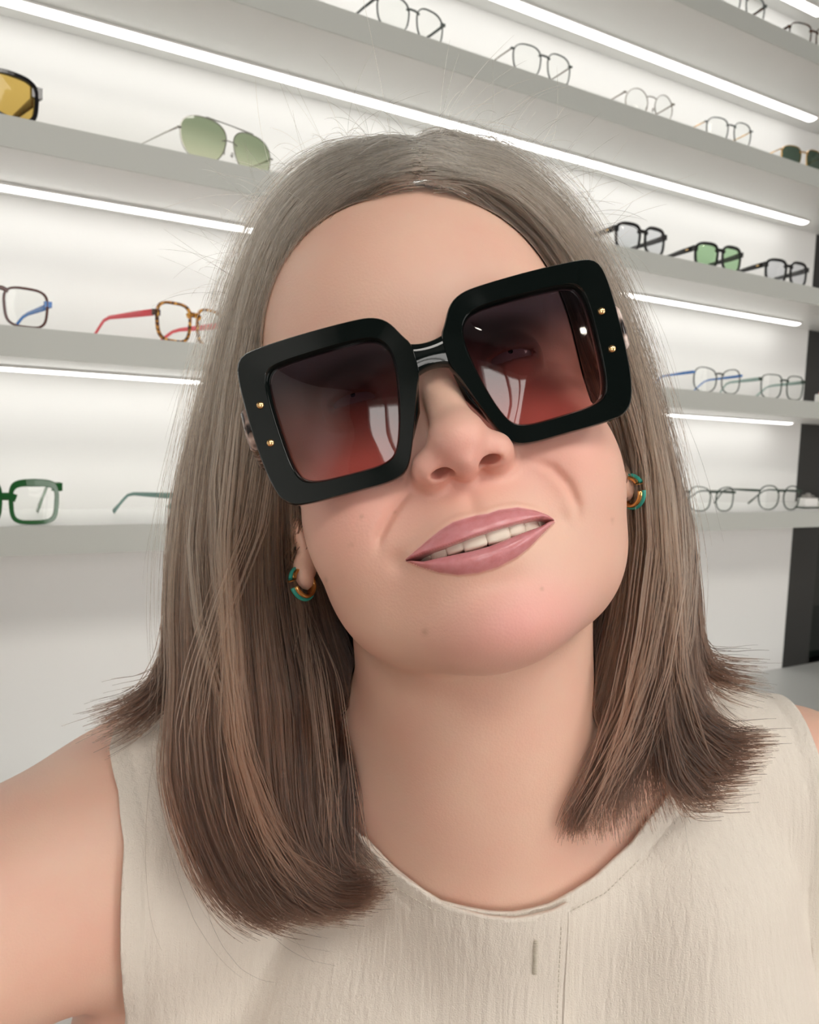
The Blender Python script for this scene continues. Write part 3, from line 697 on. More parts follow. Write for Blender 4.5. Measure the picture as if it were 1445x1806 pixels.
# bridge: a rounded bar with a facetted front
br = []
for i, x_ in enumerate(np.linspace(-9, 9, 13)):
    u = x_ / 9; yt = 5.2 + 2.2 * u * u; yb = -5.0 - 3.0 * u * u; zc = 1.0
    sec = [((yt + yb) / 2 + (yt - yb) / 2 * np.sign(math.cos(a)) * abs(math.cos(a)) ** .6, -.4 + 3.2 * np.sign(math.sin(a)) * abs(math.sin(a)) ** .6) for a in np.linspace(0, 2 * math.pi, 20, endpoint=False)]
    br += [(x_ * gmm, a_ * gmm, b_ * gmm) for a_, b_ in sec]
K = 20; F = [(i * K + j, i * K + (j + 1) % K, (i + 1) * K + (j + 1) % K, (i + 1) * K + j) for i in range(12) for j in range(K)] + [tuple(range(K)), tuple(range(12 * K, 13 * K))[::-1]]
fv.add(br, F)
# nose pads moulded on the inner edge
for s in (1, -1):
    fv.tube([(s * .0085, -.008, -.004), (s * .0115, -.018, -.007), (s * .0165, -.029, -.005)], [.0018, .0026, .0016], [.003, .004, .0025], 10)
ff = fv.build('frame_front', A_HERO, sg, smooth=True)
mod = ff.modifiers.new('edge', 'EDGE_SPLIT'); mod.split_angle = math.radians(40)
M_LENS = lens_mat('rose_gradient_lens', (.055, .050, .075), .06, (.82, .47, .47), -.040, .008, 'Y')
for s in (1, -1):
    q = pi_ * [s, 1]; c = q.mean(0); V = []; rr = [1, .8, .6, .4, .2]
    for r_ in rr:
        for p in (q - c) * r_ + c: V.append((p[0], p[1], -.0012 + face_curve(p[0]) + .0012 * (1 - r_ ** 2)))
    V.append((c[0], c[1], -.0012 + face_curve(c[0]) + .0012))
    F = [(i * NA + j, i * NA + (j + 1) % NA, (i + 1) * NA + (j + 1) % NA, (i + 1) * NA + j) for i in range(4) for j in range(NA)] + [(4 * NA + j, 4 * NA + (j + 1) % NA, 5 * NA) for j in range(NA)]
    if s < 0: F = [f[::-1] for f in F]
    mesh_obj('lens', V, F, M_LENS, sg)['label'] = 'dark brown lens fading to rose at the bottom'
# rivets
M_RIV = mat('gold_rivet', (.95, .62, .30), .25, 1)
for s in (1, -1):
    for yy in (-.0009, -.0157):
        bm = bmesh.new(); bmesh.ops.create_uvsphere(bm, u_segments=16, v_segments=10, radius=.00145)
        for v in bm.verts: v.co.z *= .6
        me_ = bpy.data.meshes.new('rivet'); bm.to_mesh(me_); bm.free(); me_.materials.append(M_RIV)
        me_.polygons.foreach_set('use_smooth', [True] * len(me_.polygons))
        o = bpy.data.objects.new('rivet', me_); COL.objects.link(o); o.parent = sg; o.location = (s * .0668, yy, .0032 + face_curve(.0668))
        if s == 1 and yy > -.01: o['label'] = 'small gold rivet'
# temples: tortoise outside, running back over the ears
A_PALE = tort('pale_tortoise_acetate', (.02, .015, .015), (.55, .40, .34), 150, c3=(.75, .62, .56))
earL = c2h(np.zeros(3))
for s in (1, -1):
    ear = (h2c((s * 79, 4, -88)) - GO) @ GR
    ear2 = (h2c((s * 79, -8, -112)) - GO) @ GR; ear3 = (h2c((s * 77, -32, -126)) - GO) @ GR
    z0 = face_curve(.073)
    pts = [(s * .0728, -.0080, z0 + .0005), (s * .0742, -.0080, z0 - .004), (s * .0752, -.0078, z0 - .012)]
    tm = MB(); 
    allp = [np.array(p) for p in pts] + [np.array(pts[-1]) * .5 + ear * .5 + np.array([s * .002, 0, 0]), ear, ear2, ear3]
    hh = [.0085, .0085, .0080, .0060, .0045, .0045, .0040]; ww = [.0016, .0022, .0022, .0020, .0018, .0018, .0018]
    tm.tube(allp, ww, hh, 12, up=(0, 1, 0))
    t_ = tm.build('temple', A_PALE, sg, smooth=True); t_['label'] = 'temple in black and pale tortoise pattern'
# ---- earrings: open gold hoops with a turquoise band
M_TUR = mat('turquoise_enamel', (.03, .33, .27), .2); M_EG = mat('earring_gold', (.85, .50, .18), .2, 1)
for s, nm in ((-1, 'gold and turquoise hoop earring on the ear shaded by hair, beside the neck'), (1, 'gold and turquoise hoop earring on the brightly lit ear lobe')):
    lob = h2c((s * 78.5, -52.5, -83)) if s < 0 else h2c((s * 79, -52, -83))
    er = empty('hoop_earring'); er.matrix_world = Matrix.Translation(Vector(c2w(lob))) @ Matrix((CR @ HR @ ry(s * .55)).tolist()).to_4x4()
    tag(er, nm, 'earring')
    for nm2, rad, w_, mt in (('hoop', .0068, .0030, M_EG), ('enamel_band', .0078, .0011, M_TUR)):
        V = []; n = 40; K = 8
        for i in range(n + 1):
            a = math.radians(-75 + 330 * i / n) + math.pi / 2
            for j in range(K):
                b = 2 * math.pi * j / K
                rr = rad + math.cos(b) * .0011; V.append((math.sin(b) * w_, rr * math.sin(a) - .001, rr * math.cos(a)))
        F = [(i * K + j, i * K + (j + 1) % K, (i + 1) * K + (j + 1) % K, (i + 1) * K + j) for i in range(n) for j in range(K)] + [tuple(range(K)), tuple(range(n * K, n * K + K))]
        mesh_obj(nm2, V, F, mt, er)
# ---- sleeveless top: cut out of the body surface along a neckline and two armholes, then given thickness
def pc(px, py, d=.44): v = px2c(px, py, d); return v[0], v[1]
NECKF = [(1215, 1000, .47), (1180, 700, .47), (500, 700, .47), (520, 1150, .45), (530, 1240, .44), (560, 1340, .43), (600, 1410, .42), (650, 1470, .415), (700, 1515, .41), (780, 1563, .405), (860, 1584, .40), (900, 1587, .40), (960, 1580, .40), (1040, 1543, .405), (1110, 1487, .415), (1170, 1400, .43), (1210, 1300, .45), (1225, 1200, .47)]
NECKF = np.array([px2c(*p)[:2] for p in NECKF])
ARML = np.array([px2c(*p)[:2] for p in [(215, 1240, .46), (222, 1310, .455), (243, 1370, .445), (251, 1450, .435), (246, 1550, .43), (234, 1680, .42), (218, 1820, .415), (200, 2050, .41)]])
ARMR = np.array([px2c(*p)[:2] for p in [(1395, 1200, .47), (1402, 1245, .465), (1412, 1300, .46), (1432, 1400, .455), (1441, 1500, .45), (1441, 1600, .45), (1443, 1800, .45), (1450, 2050, .45)]])
def poly_sd(x, y, P):
    d = seg_dist(x, y, np.vstack([P, P[:1]])); ins = np.zeros(len(x), bool); n = len(P)
    for i in range(n):
        (x0, y0), (x1, y1) = P[i], P[(i + 1) % n]
        c = ((y0 > y) != (y1 > y)) & (x < (x1 - x0) * (y - y0) / (y1 - y0 + 1e-12) + x0); ins ^= c
    return np.where(ins, -d, d)
def cloth_h(p):
    x, y, z = p.T
    nf = poly_sd(x, y, NECKF)
    nbk = np.hypot((x - .045) / 1.0, (y + .085) / .75) - .085          # neckline at the back
    back = ss(-.468, -.482, z) if False else np.clip((-.466 - z) / .02, 0, 1)
    neck = nf * (1 - back) + np.minimum(nbk, 1) * back
    xl = np.interp(-y, -ARML[:, 1], ARML[:, 0]); xr = np.interp(-y, -ARMR[:, 1], ARMR[:, 0])
    h = np.minimum(neck, np.minimum(x - xl, xr - x))
    return np.minimum(h, -.06 - y)
keep = (BASE_V[:, 1] < -.05) & (BASE_V[:, 0] > -.25)
H = cloth_h(BASE_V)
def clip_mesh(V, Q, H):
    T = np.concatenate([Q[:, [0, 1, 2]], Q[:, [0, 2, 3]]]); pos = H > 0
    T = T[pos[T].any(1)]; V = list(map(tuple, V)); out = []; cache = {}
    def cut(a, b):
        k = (min(a, b), max(a, b))
        if k not in cache:
            t = H[a] / (H[a] - H[b]); va, vb = np.array(V[a]), np.array(V[b]); cache[k] = len(V); V.append(tuple(va + (vb - va) * t))
        return cache[k]
    for t in T.tolist():
        ps = [pos[i] for i in t]
        if all(ps): out.append(t); continue
        poly = []
        for i in range(3):
            a, b = t[i], t[(i + 1) % 3]
            if pos[a]: poly.append(a)
            if pos[a] != pos[b]: poly.append(cut(a, b))
        if len(poly) >= 3: out.append(poly)
    V = np.array(V); used = np.unique(np.concatenate([np.array(f) for f in out])); mp = -np.ones(len(V), int); mp[used] = np.arange(len(used))
    return V[used], [[int(mp[i]) for i in f] for f in out]
def body_only(p): return body_sdf(p)
TV, TF = clip_mesh(BASE_V, BASE_Q[keep[BASE_Q].all(1)], np.where(keep, H, -1))
gt = grad(body_only, TV)
hh_ = cloth_h(TV)
# cloth stands off the skin; soft vertical folds
fold = .0012 * np.sin(TV[:, 0] * 95 + 2.0 * np.sin(TV[:, 1] * 14)) * ss(-.20, -.30, TV[:, 1]) + .0016 * np.sin(TV[:, 0] * 60 + TV[:, 1] * 30 + 1) * ss(.12, .2, TV[:, 0])
TV = TV + gt * (.0035 + fold * ss(0, .02, hh_) - .0012 * gs(hh_ - .0105, .0012))[:, None]
M_TOP = mat('cream_cotton', (.74, .68, .60), .85, 0, Sheen_Weight=.2)
def cloth_nodes(m):
    b = m.node_tree.nodes['Principled BSDF']; tc = nd(m, 'ShaderNodeTexCoord')
    mp = nd(m, 'ShaderNodeMapping'); mp.inputs['Scale'].default_value = (1, 1, .10); mp.inputs['Rotation'].default_value = (0, 0, 0)
    n = nd(m, 'ShaderNodeTexNoise'); n.inputs['Scale'].default_value = 260; n.inputs['Detail'].default_value = 5
    n3 = nd(m, 'ShaderNodeTexNoise'); n3.inputs['Scale'].default_value = 1500
    lk(m, tc.outputs['Object'], mp.inputs[0]); lk(m, mp.outputs[0], n.inputs['Vector']); lk(m, tc.outputs['Object'], n3.inputs['Vector'])
    ml = nd(m, 'ShaderNodeMath', operation='MULTIPLY_ADD'); ml.inputs[1].default_value = .25; lk(m, n3.outputs[0], ml.inputs[0]); lk(m, n.outputs[0], ml.inputs[2])
    bp = nd(m, 'ShaderNodeBump'); bp.inputs['Strength'].default_value = .8; bp.inputs['Distance'].default_value = .0018
    lk(m, ml.outputs[0], bp.inputs['Height']); lk(m, bp.outputs[0], b.inputs['Normal'])
cloth_nodes(M_TOP)
top = person_mesh('sleeveless_top', TV, TF, M_TOP)
md = top.modifiers.new('thickness', 'SOLIDIFY'); md.thickness = .0018; md.offset = 1
# button placket: second layer of cloth with a rounded upper corner, over the middle front
def plh(p):
    x, y, z = p.T
    x0, x1 = px2c(640, 1700, .40)[0], px2c(987, 1700, .40)[0]
    h = np.minimum(np.minimum(x - x0, x1 - x), cloth_h(p) - .0002)
    return np.where(z > -.47, h, -1)
HP = plh(BASE_V); kp = (BASE_V[:, 1] < -.15) & (BASE_V[:, 2] > -.47)
PV, PF = clip_mesh(BASE_V, BASE_Q[kp[BASE_Q].all(1)], np.where(kp, HP, -1))
px0 = px2c(640, 1700, .40)[0]
PV = PV + grad(body_only, PV) * (.0016 + .0058 * ss(px0, px0 + .085, PV[:, 0]))[:, None]
pk = person_mesh('placket', PV, PF, M_TOP, top)
md = pk.modifiers.new('thickness', 'SOLIDIFY'); md.thickness = .0022; md.offset = 1
def on_body(px, py, d0=.40, lift=.0070):
    r = px2c(px, py, 1.0); t = d0 - .06
    for _ in range(60):
        v = body_sdf((r * t)[None])[0] * .001
        t += v * .9
        if abs(v) < 1e-5: break
    p = r * t; return p + grad(body_sdf, p[None])[0] * lift
M_THR = mat('cream_thread', (.62, .57, .48), .7)
def stitches(pts, name, parent, step=.0026, r=.00022):
    P = np.array(pts); L = np.concatenate([[0], np.cumsum(np.linalg.norm(np.diff(P, axis=0), axis=1))]); mb = MB()
    for s0 in np.arange(0, L[-1] - step, step):
        a = [np.interp(s0, L, P[:, k]) for k in range(3)]; b = [np.interp(s0 + step * .6, L, P[:, k]) for k in range(3)]
        mb.tube([a, b], r, r, 5)
    o = person_mesh(name, np.array(mb.V), mb.F, M_THR, parent); return o
eb = MB(); eb.tube([on_body(986, y_, lift=.0084) for y_ in range(1588, 1860, 12)], .0008, .0016, 8)
person_mesh('placket_edge', np.array(eb.V), eb.F, M_TOP, pk)
st = stitches([on_body(973, y_, lift=.0097) for y_ in range(1612, 1860, 20)] , 'stitching', pk)
def normal_off(P, off):
    P = np.array(P, float); d = np.gradient(P, axis=0); n_ = np.stack([d[:, 1], -d[:, 0]], 1); n_ /= np.linalg.norm(n_, axis=1, keepdims=True); return P + n_ * off
nk = normal_off([(560, 1340), (600, 1410), (650, 1470), (700, 1515), (780, 1563), (860, 1584), (900, 1587), (960, 1580), (1040, 1543), (1110, 1487)], -26)
ln = [on_body(a, b, lift=.0068) for a, b in nk[:7]]
stitches(ln, 'neckline_stitching', top); stitches([on_body(a, b, lift=.0068) for a, b in nk[7:]], 'neckline_stitching', top)
bh = MB()
pA, pB = on_body(933, 1632, lift=.0100), on_body(932, 1690, lift=.0100)
for k in range(22):
    t = k / 21; c = pA * (1 - t) + pB * t
    bh.tube([c + [-.0011, .0001, .0002], c + [.0011, -.0001, .0002]], .0003, .0003, 5)
person_mesh('buttonhole', np.array(bh.V), bh.F, M_THR, pk)
# ------------------------------------------------------------------ hair: guide curves (picture position and distance) lofted into sheets of strands
def G(*pts): return np.array([px2c(*p) for p in pts])
def hp(x, y, z): return h2c((x, y, z))
LG = [
 G((738,316,.348),(700,319,.348),(655,327,.350),(595,363,.355),(550,420,.364),(523,500,.374),(507,600,.384),(495,700,.391),(492,800,.397),(497,900,.404),(512,1000,.412),(545,1090,.432),(580,1180,.437),(597,1260,.428),(590,1340,.402),(575,1430,.395),(580,1510,.386),(630,1580,.381)),
 G((738,290,.350),(690,294,.350),(640,308,.352),(580,345,.357),(530,405,.365),(500,480,.373),(480,580,.380),(465,690,.386),(455,800,.390),(455,910,.393),(462,1020,.406),(480,1130,.412),(500,1230,.406),(505,1330,.389),(505,1420,.381),(525,1520,.375),(590,1590,.371),(655,1585,.369)),
 G((738,276,.352),(680,272,.352),(615,290,.356),(550,335,.362),(500,400,.370),(467,480,.377),(440,590,.383),(420,700,.387),(405,820,.390),(395,940,.392),(395,1060,.393),(405,1170,.392),(415,1270,.387),(420,1370,.381),(440,1460,.375),(490,1550,.370),(560,1610,.368),(640,1615,.367)),
 G((732,276,.357),(670,256,.358),(600,265,.363),(535,310,.371),(480,375,.380),(440,460,.387),(405,580,.393),(380,700,.396),(355,830,.398),(345,950,.399),(342,1060,.399),(345,1170,.397),(345,1270,.392),(350,1370,.386),(375,1470,.380),(425,1570,.374),(500,1630,.371),(560,1635,.370)),
 G((728,270,.365),(665,243,.370),(595,250,.378),(525,288,.390),(465,365,.402),(418,465,.409),(378,590,.412),(340,730,.414),(308,860,.415),(290,990,.414),(286,1090,.412),(290,1190,.408),(282,1280,.402),(272,1360,.396),(290,1450,.390),(325,1550,.384),(380,1630,.380),(440,1662,.378)),
]
RG = [
 G((738,316,.348),(790,315,.348),(850,316,.350),(905,342,.354),(955,385,.360),(1000,440,.368),(1035,510,.376),(1068,600,.384),(1096,690,.391),(1120,780,.399),(1128,860,.407),(1118,940,.413),(1092,1030,.417),(1072,1120,.428),(1060,1210,.424),(1030,1300,.405),(1000,1390,.396),(1000,1460,.390)),
 G((738,290,.350),(800,288,.351),(865,303,.353),(925,340,.358),(978,395,.365),(1022,460,.372),(1058,540,.380),(1093,630,.387),(1122,720,.394),(1145,820,.400),(1152,920,.405),(1142,1020,.408),(1125,1110,.408),(1105,1200,.404),(1080,1290,.398),(1050,1370,.391),(1035,1440,.386),(1045,1485,.383)),
 G((738,276,.352),(805,270,.353),(875,290,.357),(935,335,.363),(988,395,.370),(1035,465,.377),(1075,550,.384),(1110,640,.390),(1140,740,.395),(1165,840,.399),(1177,940,.402),(1175,1040,.403),(1168,1130,.401),(1155,1210,.397),(1140,1290,.391),(1128,1370,.386),(1122,1430,.383),(1130,1475,.381)),
 G((742,274,.357),(805,252,.359),(880,272,.364),(945,322,.372),(1000,388,.380),(1048,465,.387),(1090,555,.393),(1128,655,.398),(1160,765,.402),(1187,870,.405),(1202,970,.406),(1206,1060,.405),(1205,1140,.402),(1205,1210,.398),(1212,1280,.392),(1228,1345,.388),(1245,1390,.386),(1265,1415,.385)),
 G((745,262,.365),(800,229,.370),(880,245,.379),(950,300,.390),(1012,372,.399),(1066,460,.405),(1115,570,.409),(1158,690,.412),(1192,805,.414),(1216,915,.414),(1229,1010,.413),(1235,1090,.411),(1238,1150,.408),(1248,1200,.404),(1270,1245,.400),(1300,1275,.397),(1330,1295,.395),(1362,1300,.394)),
]
def resamp(P, n=40):
    L = np.concatenate([[0], np.cumsum(np.linalg.norm(np.diff(P, axis=0), axis=1))]); t = np.linspace(0, L[-1], n)
    # smooth through a cubic: average of fine linear interpolation
    F = np.stack([np.interp(np.linspace(0, L[-1], 400), L, P[:, k]) for k in range(3)], 1)
    ker = np.hanning(27); ker /= ker.sum(); pad = 13
    Fp = np.vstack([F[0] + (F[0] - F[1:pad + 1][::-1]), F, F[-1] + (F[-1] - F[-pad - 1:-1][::-1])])
    S = np.stack([np.convolve(Fp[:, k], ker, 'valid') for k in range(3)], 1)
    return np.stack([np.interp(t, np.linspace(0, L[-1], 400), S[:, k]) for k in range(3)], 1)
NT = 44
def back_guides(side):
    out = []
    for a, wdt in ((.35, 1), (.7, 1), (1.0, 1)):
        az = math.radians(90 + 90 * a)
        pts = [hp(1, 93 - 12 * a, -70 - 85 * a)]
        for el in (65, 45, 25, 5):
            r = math.cos(math.radians(el)); pts.append(hp(side * math.sin(az) * 86 * r, 18 + 80 * math.sin(math.radians(el)), -92 + math.cos(az) * 100 * r))
        p = pts[-1]
        for k in range(1, 8):
            q = p + np.array([side * .002 * k * (1 - a), -.026 * k, 0]); q[0] += (-.004 * k * (1 - a) if side < 0 else 0); out_z = max(-.545, q[2]); q[2] = out_z; pts.append(q)
        out.append(resamp(np.array(pts), NT))
    return out
LGS = [resamp(g, NT) for g in LG] + back_guides(-1)
RGS = [resamp(g, NT) for g in RG] + back_guides(1)
AX0, AX1 = h2c((0, 10, -92)), np.array([.035, -.16, -.455])
def inward(P):
    """unit direction from the hair surface toward the head or neck axis"""
    y = np.clip((P[..., 1] - AX1[1]) / (AX0[1] - AX1[1]), 0, 1)[..., None]
    A = AX1 + (AX0 - AX1) * y; d = A - P; return d / (np.linalg.norm(d, axis=-1, keepdims=True) + 1e-9)
def surf(GS, s):
    """s: array of guide parameters in 0..len-1 -> curves (n, NT, 3) by Catmull-Rom across guides"""
    A = np.array(GS); K = len(A); i = np.clip(np.floor(s).astype(int), 0, K - 2); t = (s - i)[:, None, None]
    g = lambda j: A[np.clip(j, 0, K - 1)]
    p0, p1, p2, p3 = g(i - 1), g(i), g(i + 1), g(i + 2)
    e3 = (i == 3)[:, None, None]; e4 = (i == 4)[:, None, None]
    p3 = np.where(e3, 2 * p2 - p1, p3); p0 = np.where(e4, 2 * p1 - p2, p0)
    return .5 * ((2 * p1) + (-p0 + p2) * t + (2 * p0 - 5 * p1 + 4 * p2 - p3) * t ** 2 + (-p0 + 3 * p1 - 3 * p2 + p3) * t ** 3)
TT = np.linspace(0, 1, NT)
def strands(GS, n, smax_, clumps, dens_back=.25, side=1):
    sc = np.where(RNG.random(clumps) < 1 - dens_back, RNG.random(clumps) * 4.0, 4 + RNG.random(clumps) * (smax_ - 4))
    depth_c = RNG.random(clumps) ** 1.3 * .016; endc = 1 - RNG.random(clumps) ** 2 * .07
    lift_c = RNG.normal(0, .0026, clumps); ph = RNG.random((clumps, 4)) * 6.28; amp = RNG.random(clumps)
    ci = RNG.integers(0, clumps, n); shc = RNG.random(clumps)
    tight = RNG.choice([.02, .06, .2], clumps, p=[.45, .35, .2]); spread = RNG.normal(0, 1, n) * tight[ci]; dd = RNG.normal(0, 1, n) * np.array(.0006 + tight * .010)[ci]
    s0 = sc[ci] + spread
    C1 = surf(GS, np.clip(s0, 0.0, smax_)); C2 = surf(GS, np.clip(sc[ci] + spread * .5, 0.0, smax_))
    w = (ss(.25, 1.0, TT))[None, :, None]
    P = C1 * (1 - w) + C2 * w
    inn = inward(P); tan = np.gradient(P, axis=1); tan /= np.linalg.norm(tan, axis=2, keepdims=True) + 1e-9
    lat = np.cross(tan, inn)
    T = TT[None, :]
    dep = (depth_c[ci][:, None] * ss(0, .12, T) + np.abs(dd)[:, None]) * ss(-.02, .1, T)
    wav = (lift_c[ci][:, None] * np.sin(3.0 * T + ph[ci, 0][:, None]) + .0017 * amp[ci][:, None] * np.sin(9 * T + ph[ci, 1][:, None])) * ss(.05, .4, T)
    jit = RNG.normal(0, .0015, n)[:, None] * np.sin(T * RNG.uniform(2, 7, n)[:, None] + RNG.random(n)[:, None] * 6.28) * ss(.05, .3, T)
    jit2 = RNG.normal(0, .0013, n)[:, None] * np.sin(T * RNG.uniform(2, 6, n)[:, None] + RNG.random(n)[:, None] * 6.28) * ss(.05, .3, T)
    tipsp = RNG.normal(0, 1, (n, 3)) * .0022; tipsp = tipsp[:, None, :] * (ss(.75, 1.0, TT) ** 1.5)[None, :, None]
    root = RNG.normal(0, .0022, (n, 1, 3)) * (1 - ss(0, .1, TT))[None, :, None]
    P = P + inn * (dep + jit2)[:, :, None] + lat * (wav + jit)[:, :, None] + tipsp + root
    end = endc[ci] * (1 - RNG.random(n) ** 3 * .10); st_ = np.where(s0 < .9, RNG.random(n) * .20 * np.clip((.9 - s0) / .6, 0, 1), 0)
    # re-time to own length
    tn = st_[:, None] + TT[None, :] * (end - st_)[:, None]; idx = tn * (NT - 1); i0 = np.clip(idx.astype(int), 0, NT - 2); f = (idx - i0)[..., None]
    r = np.arange(n)[:, None]; P = P[r, i0] * (1 - f) + P[r, i0 + 1] * f
    return P, np.where(s0 < 1.0, .35 + .65 * ss(.2, 1, s0), 1) * np.clip(shc[ci] * .5 + RNG.random(n) ** 1.2 * .6, 0, 1)  # strands beside the face darkened, inner shadow put into their colour
def away_from_body(P, mass=False):
    """push points that fell under the skin back outside"""
    sh = P.shape; Q = P.reshape(-1, 3).copy(); m = np.ones(len(Q), bool)
    for _ in range(2):
        d = np.empty(len(Q))
        for i in range(0, len(Q), 300000): d[i:i + 300000] = body_sdf(Q[i:i + 300000])
        lim = (-3.0 if mass else 1.0) + (Q[:, 1] < -.10) * (4.5 + 3 * mass)
        b = d < lim
        if not b.any(): break
        Q[b] += grad(body_sdf, Q[b]) * ((lim - d)[b] * .001)[:, None]
    return Q.reshape(sh)
sA, shA = strands(LGS, 7200, 7, 900, .2); sB, shB = strands(RGS, 6600, 7, 820, .2); sets = [sA, sB]; n_long = len(sA) + len(sB)
def extra(guides, n, spread, tip=.004):
    A = np.array([resamp(g, NT) for g in guides]); K = len(A)
    s = RNG.random(n) * (K - 1); P = surf(list(A), s)
    T = TT[None, :, None]
    P = P + RNG.normal(0, 1, (n, 1, 3)) * spread * ss(-.05, .3, T) + RNG.normal(0, 1, (n, 1, 3)) * tip * ss(.5, 1, T) ** 1.5
    end = 1 - RNG.random(n) ** 2 * .25; st = RNG.random(n) ** 1.5 * .35
    idx = (st[:, None] + TT[None, :] * (end - st)[:, None]) * (NT - 1); i0 = np.clip(idx.astype(int), 0, NT - 2); f = (idx - i0)[..., None]; r = np.arange(n)[:, None]
    return P[r, i0] * (1 - f) + P[r, i0 + 1] * f
# hair that flicks outwards over each shoulder
sets.append(extra([G((345,700,.42),(315,900,.43),(305,1050,.435),(300,1150,.435),(280,1210,.43),(235,1245,.425),(170,1262,.42)),
                   G((355,700,.42),(325,900,.43),(310,1050,.435),(305,1170,.435),(290,1230,.43),(250,1270,.425),(195,1300,.42))], 700, .0022, .005))
sets.append(extra([G((1190,800,.42),(1215,930,.425),(1228,1050,.425),(1232,1120,.425),(1245,1165,.425),(1280,1180,.425),(1340,1185,.42)),
                   G((1180,800,.42),(1208,930,.425),(1222,1050,.425),(1228,1140,.425),(1245,1190,.425),(1275,1210,.42),(1330,1225,.42))], 350, .0018, .005))
sets.append(extra([G((1170,900,.40),(1190,1020,.402),(1195,1120,.40),(1205,1200,.395),(1235,1260,.39),(1290,1300,.388),(1365,1300,.386)),
                   G((1160,900,.40),(1180,1020,.402),(1185,1150,.40),(1195,1240,.394),(1220,1310,.388),(1270,1360,.385),(1330,1355,.384)),
                   G((1150,900,.40),(1165,1050,.40),(1160,1200,.395),(1165,1300,.388),(1180,1380,.384),(1215,1425,.382),(1270,1420,.381))], 1300, .0022, .003))
# loose wisps lying over the long hair, lighter or auburn
n_ex = sum(len(q) for q in sets) - n_long
W = []
for g, n, sp in (([(430,560,.372),(405,760,.378),(385,950,.382),(395,1150,.380),(420,1330,.374),(470,1480,.366),(560,1580,.362)], 70, .0012),
                 ([(400,640,.380),(375,850,.386),(380,1000,.386),(400,1130,.383),(400,1300,.378),(440,1450,.370),(520,1590,.365)], 90, .0016),
                 ([(345,760,.392),(330,950,.393),(345,1100,.390),(390,1250,.384),(430,1400,.376),(500,1540,.368),(600,1600,.364)], 60, .0016),
                 ([(470,600,.372),(455,780,.380),(430,930,.384),(380,1060,.384),(345,1180,.384),(330,1280,.380),(345,1400,.376)], 50, .0020),
                 ([(520,1060,.412),(545,1180,.405),(560,1290,.398),(572,1400,.390),(575,1500,.384),(585,1560,.380)], 60, .0040),
                 ([(1100,620,.386),(1130,800,.393),(1140,960,.396),(1120,1120,.393),(1090,1260,.388),(1050,1380,.382),(1010,1470,.378)], 80, .0020),
                 ([(1130,660,.388),(1170,860,.394),(1180,1020,.394),(1150,1180,.390),(1110,1290,.384),(1060,1390,.379),(1020,1450,.377)], 60, .0022),
                 ([(1185,800,.405),(1205,960,.405),(1195,1120,.400),(1150,1270,.390),(1100,1350,.383),(1060,1400,.380)], 60, .0022),
                 ([(1090,560,.382),(1130,700,.388),(1160,860,.393),(1175,1020,.394),(1180,1180,.391),(1210,1300,.385),(1260,1370,.382)], 60, .0018)):
    W.append(extra([G(*g), G(*[(a + 26, b, c) for a, b, c in g])], n // 2, sp * 1.3, .004))
sets += W; n_w = sum(len(q) for q in W)
ALLP = np.concatenate(sets)
nmain = len(ALLP)
# stray hairs: around the crown, the face edge and the tips
def stray(GS, n):
    s = RNG.random(n) * 4.3; P = surf(GS, np.clip(s, 0, 7)); T = TT[None, :, None]
    inn = inward(P); off = RNG.random(n)[:, None, None] ** 1.6 * .011
    P = P - inn * off * np.sin(np.pi * np.clip(T * RNG.uniform(.6, 2.2, n)[:, None, None], 0, 1)) ** 1.0
    P = P + (RNG.normal(0, 1, (n, 1, 3)) * np.sin(T * RNG.uniform(3, 12, n)[:, None, None] + 6.28 * RNG.random(n)[:, None, None]) * .0032) * ss(0, .2, T)
    P = P + RNG.normal(0, 1, (n, 1, 3)) * .010 * ss(.6, 1, T) ** 2
    st = RNG.random(n) * .45 * (RNG.random(n) < .6); en = np.clip(st + RNG.uniform(.15, .6, n), 0, 1)
    idx = (st[:, None] + TT[None, :] * (en - st)[:, None]) * (NT - 1); i0 = np.clip(idx.astype(int), 0, NT - 2); f = (idx - i0)[..., None]; r = np.arange(n)[:, None]
    return P[r, i0] * (1 - f) + P[r, i0 + 1] * f, st, en
S1, a1, b1 = stray(LGS, 900); S2, a2, b2 = stray(RGS, 850)
# short fine hairs rising from the crown
nf = 300
_sl = surf(LGS, 3.0 + 1.2 * RNG.random(nf)); _sr = surf(RGS, 3.0 + 1.2 * RNG.random(nf)); _k = RNG.integers(0, 13, nf); _w = RNG.random(nf) < .5
base = np.where(_w[:, None], _sl[np.arange(nf), _k], _sr[np.arange(nf), _k])
dirs = base - AX0; dirs /= np.linalg.norm(dirs, axis=1, keepdims=True); lat_ = RNG.normal(0, 1, (nf, 3)); lat_[:, 1] -= .3; lat_[:, 0] += np.where(_w, -.8, .8)
Ln = RNG.uniform(.008, .034, nf)[:, None, None]; T3 = TT[None, :, None]
S3 = base[:, None, :] + dirs[:, None, :] * Ln * (T3 - .55 * T3 ** 2.2) + lat_[:, None, :] * Ln * .55 * T3 ** 1.6
ALLP = away_from_body(ALLP)
STR = np.concatenate([S1, S2, S3])
P_all = np.concatenate([ALLP, STR]).astype(np.float64)
tpos = np.concatenate([np.tile(TT, (n_long, 1)), np.tile(.6 + .4 * TT, (n_ex, 1)), np.tile(.35 + .55 * TT, (n_w, 1)), a1[:, None] + TT[None] * (b1 - a1)[:, None], a2[:, None] + TT[None] * (b2 - a2)[:, None], np.tile(TT * .15, (nf, 1))])
nS = len(P_all)
hc = bpy.data.hair_curves.new('hair_strands'); hc.add_curves([NT] * nS)
Wp = c2w(P_all.reshape(-1, 3)) - PO
hc.attributes['position'].data.foreach_set('vector', Wp.astype(np.float32).ravel())
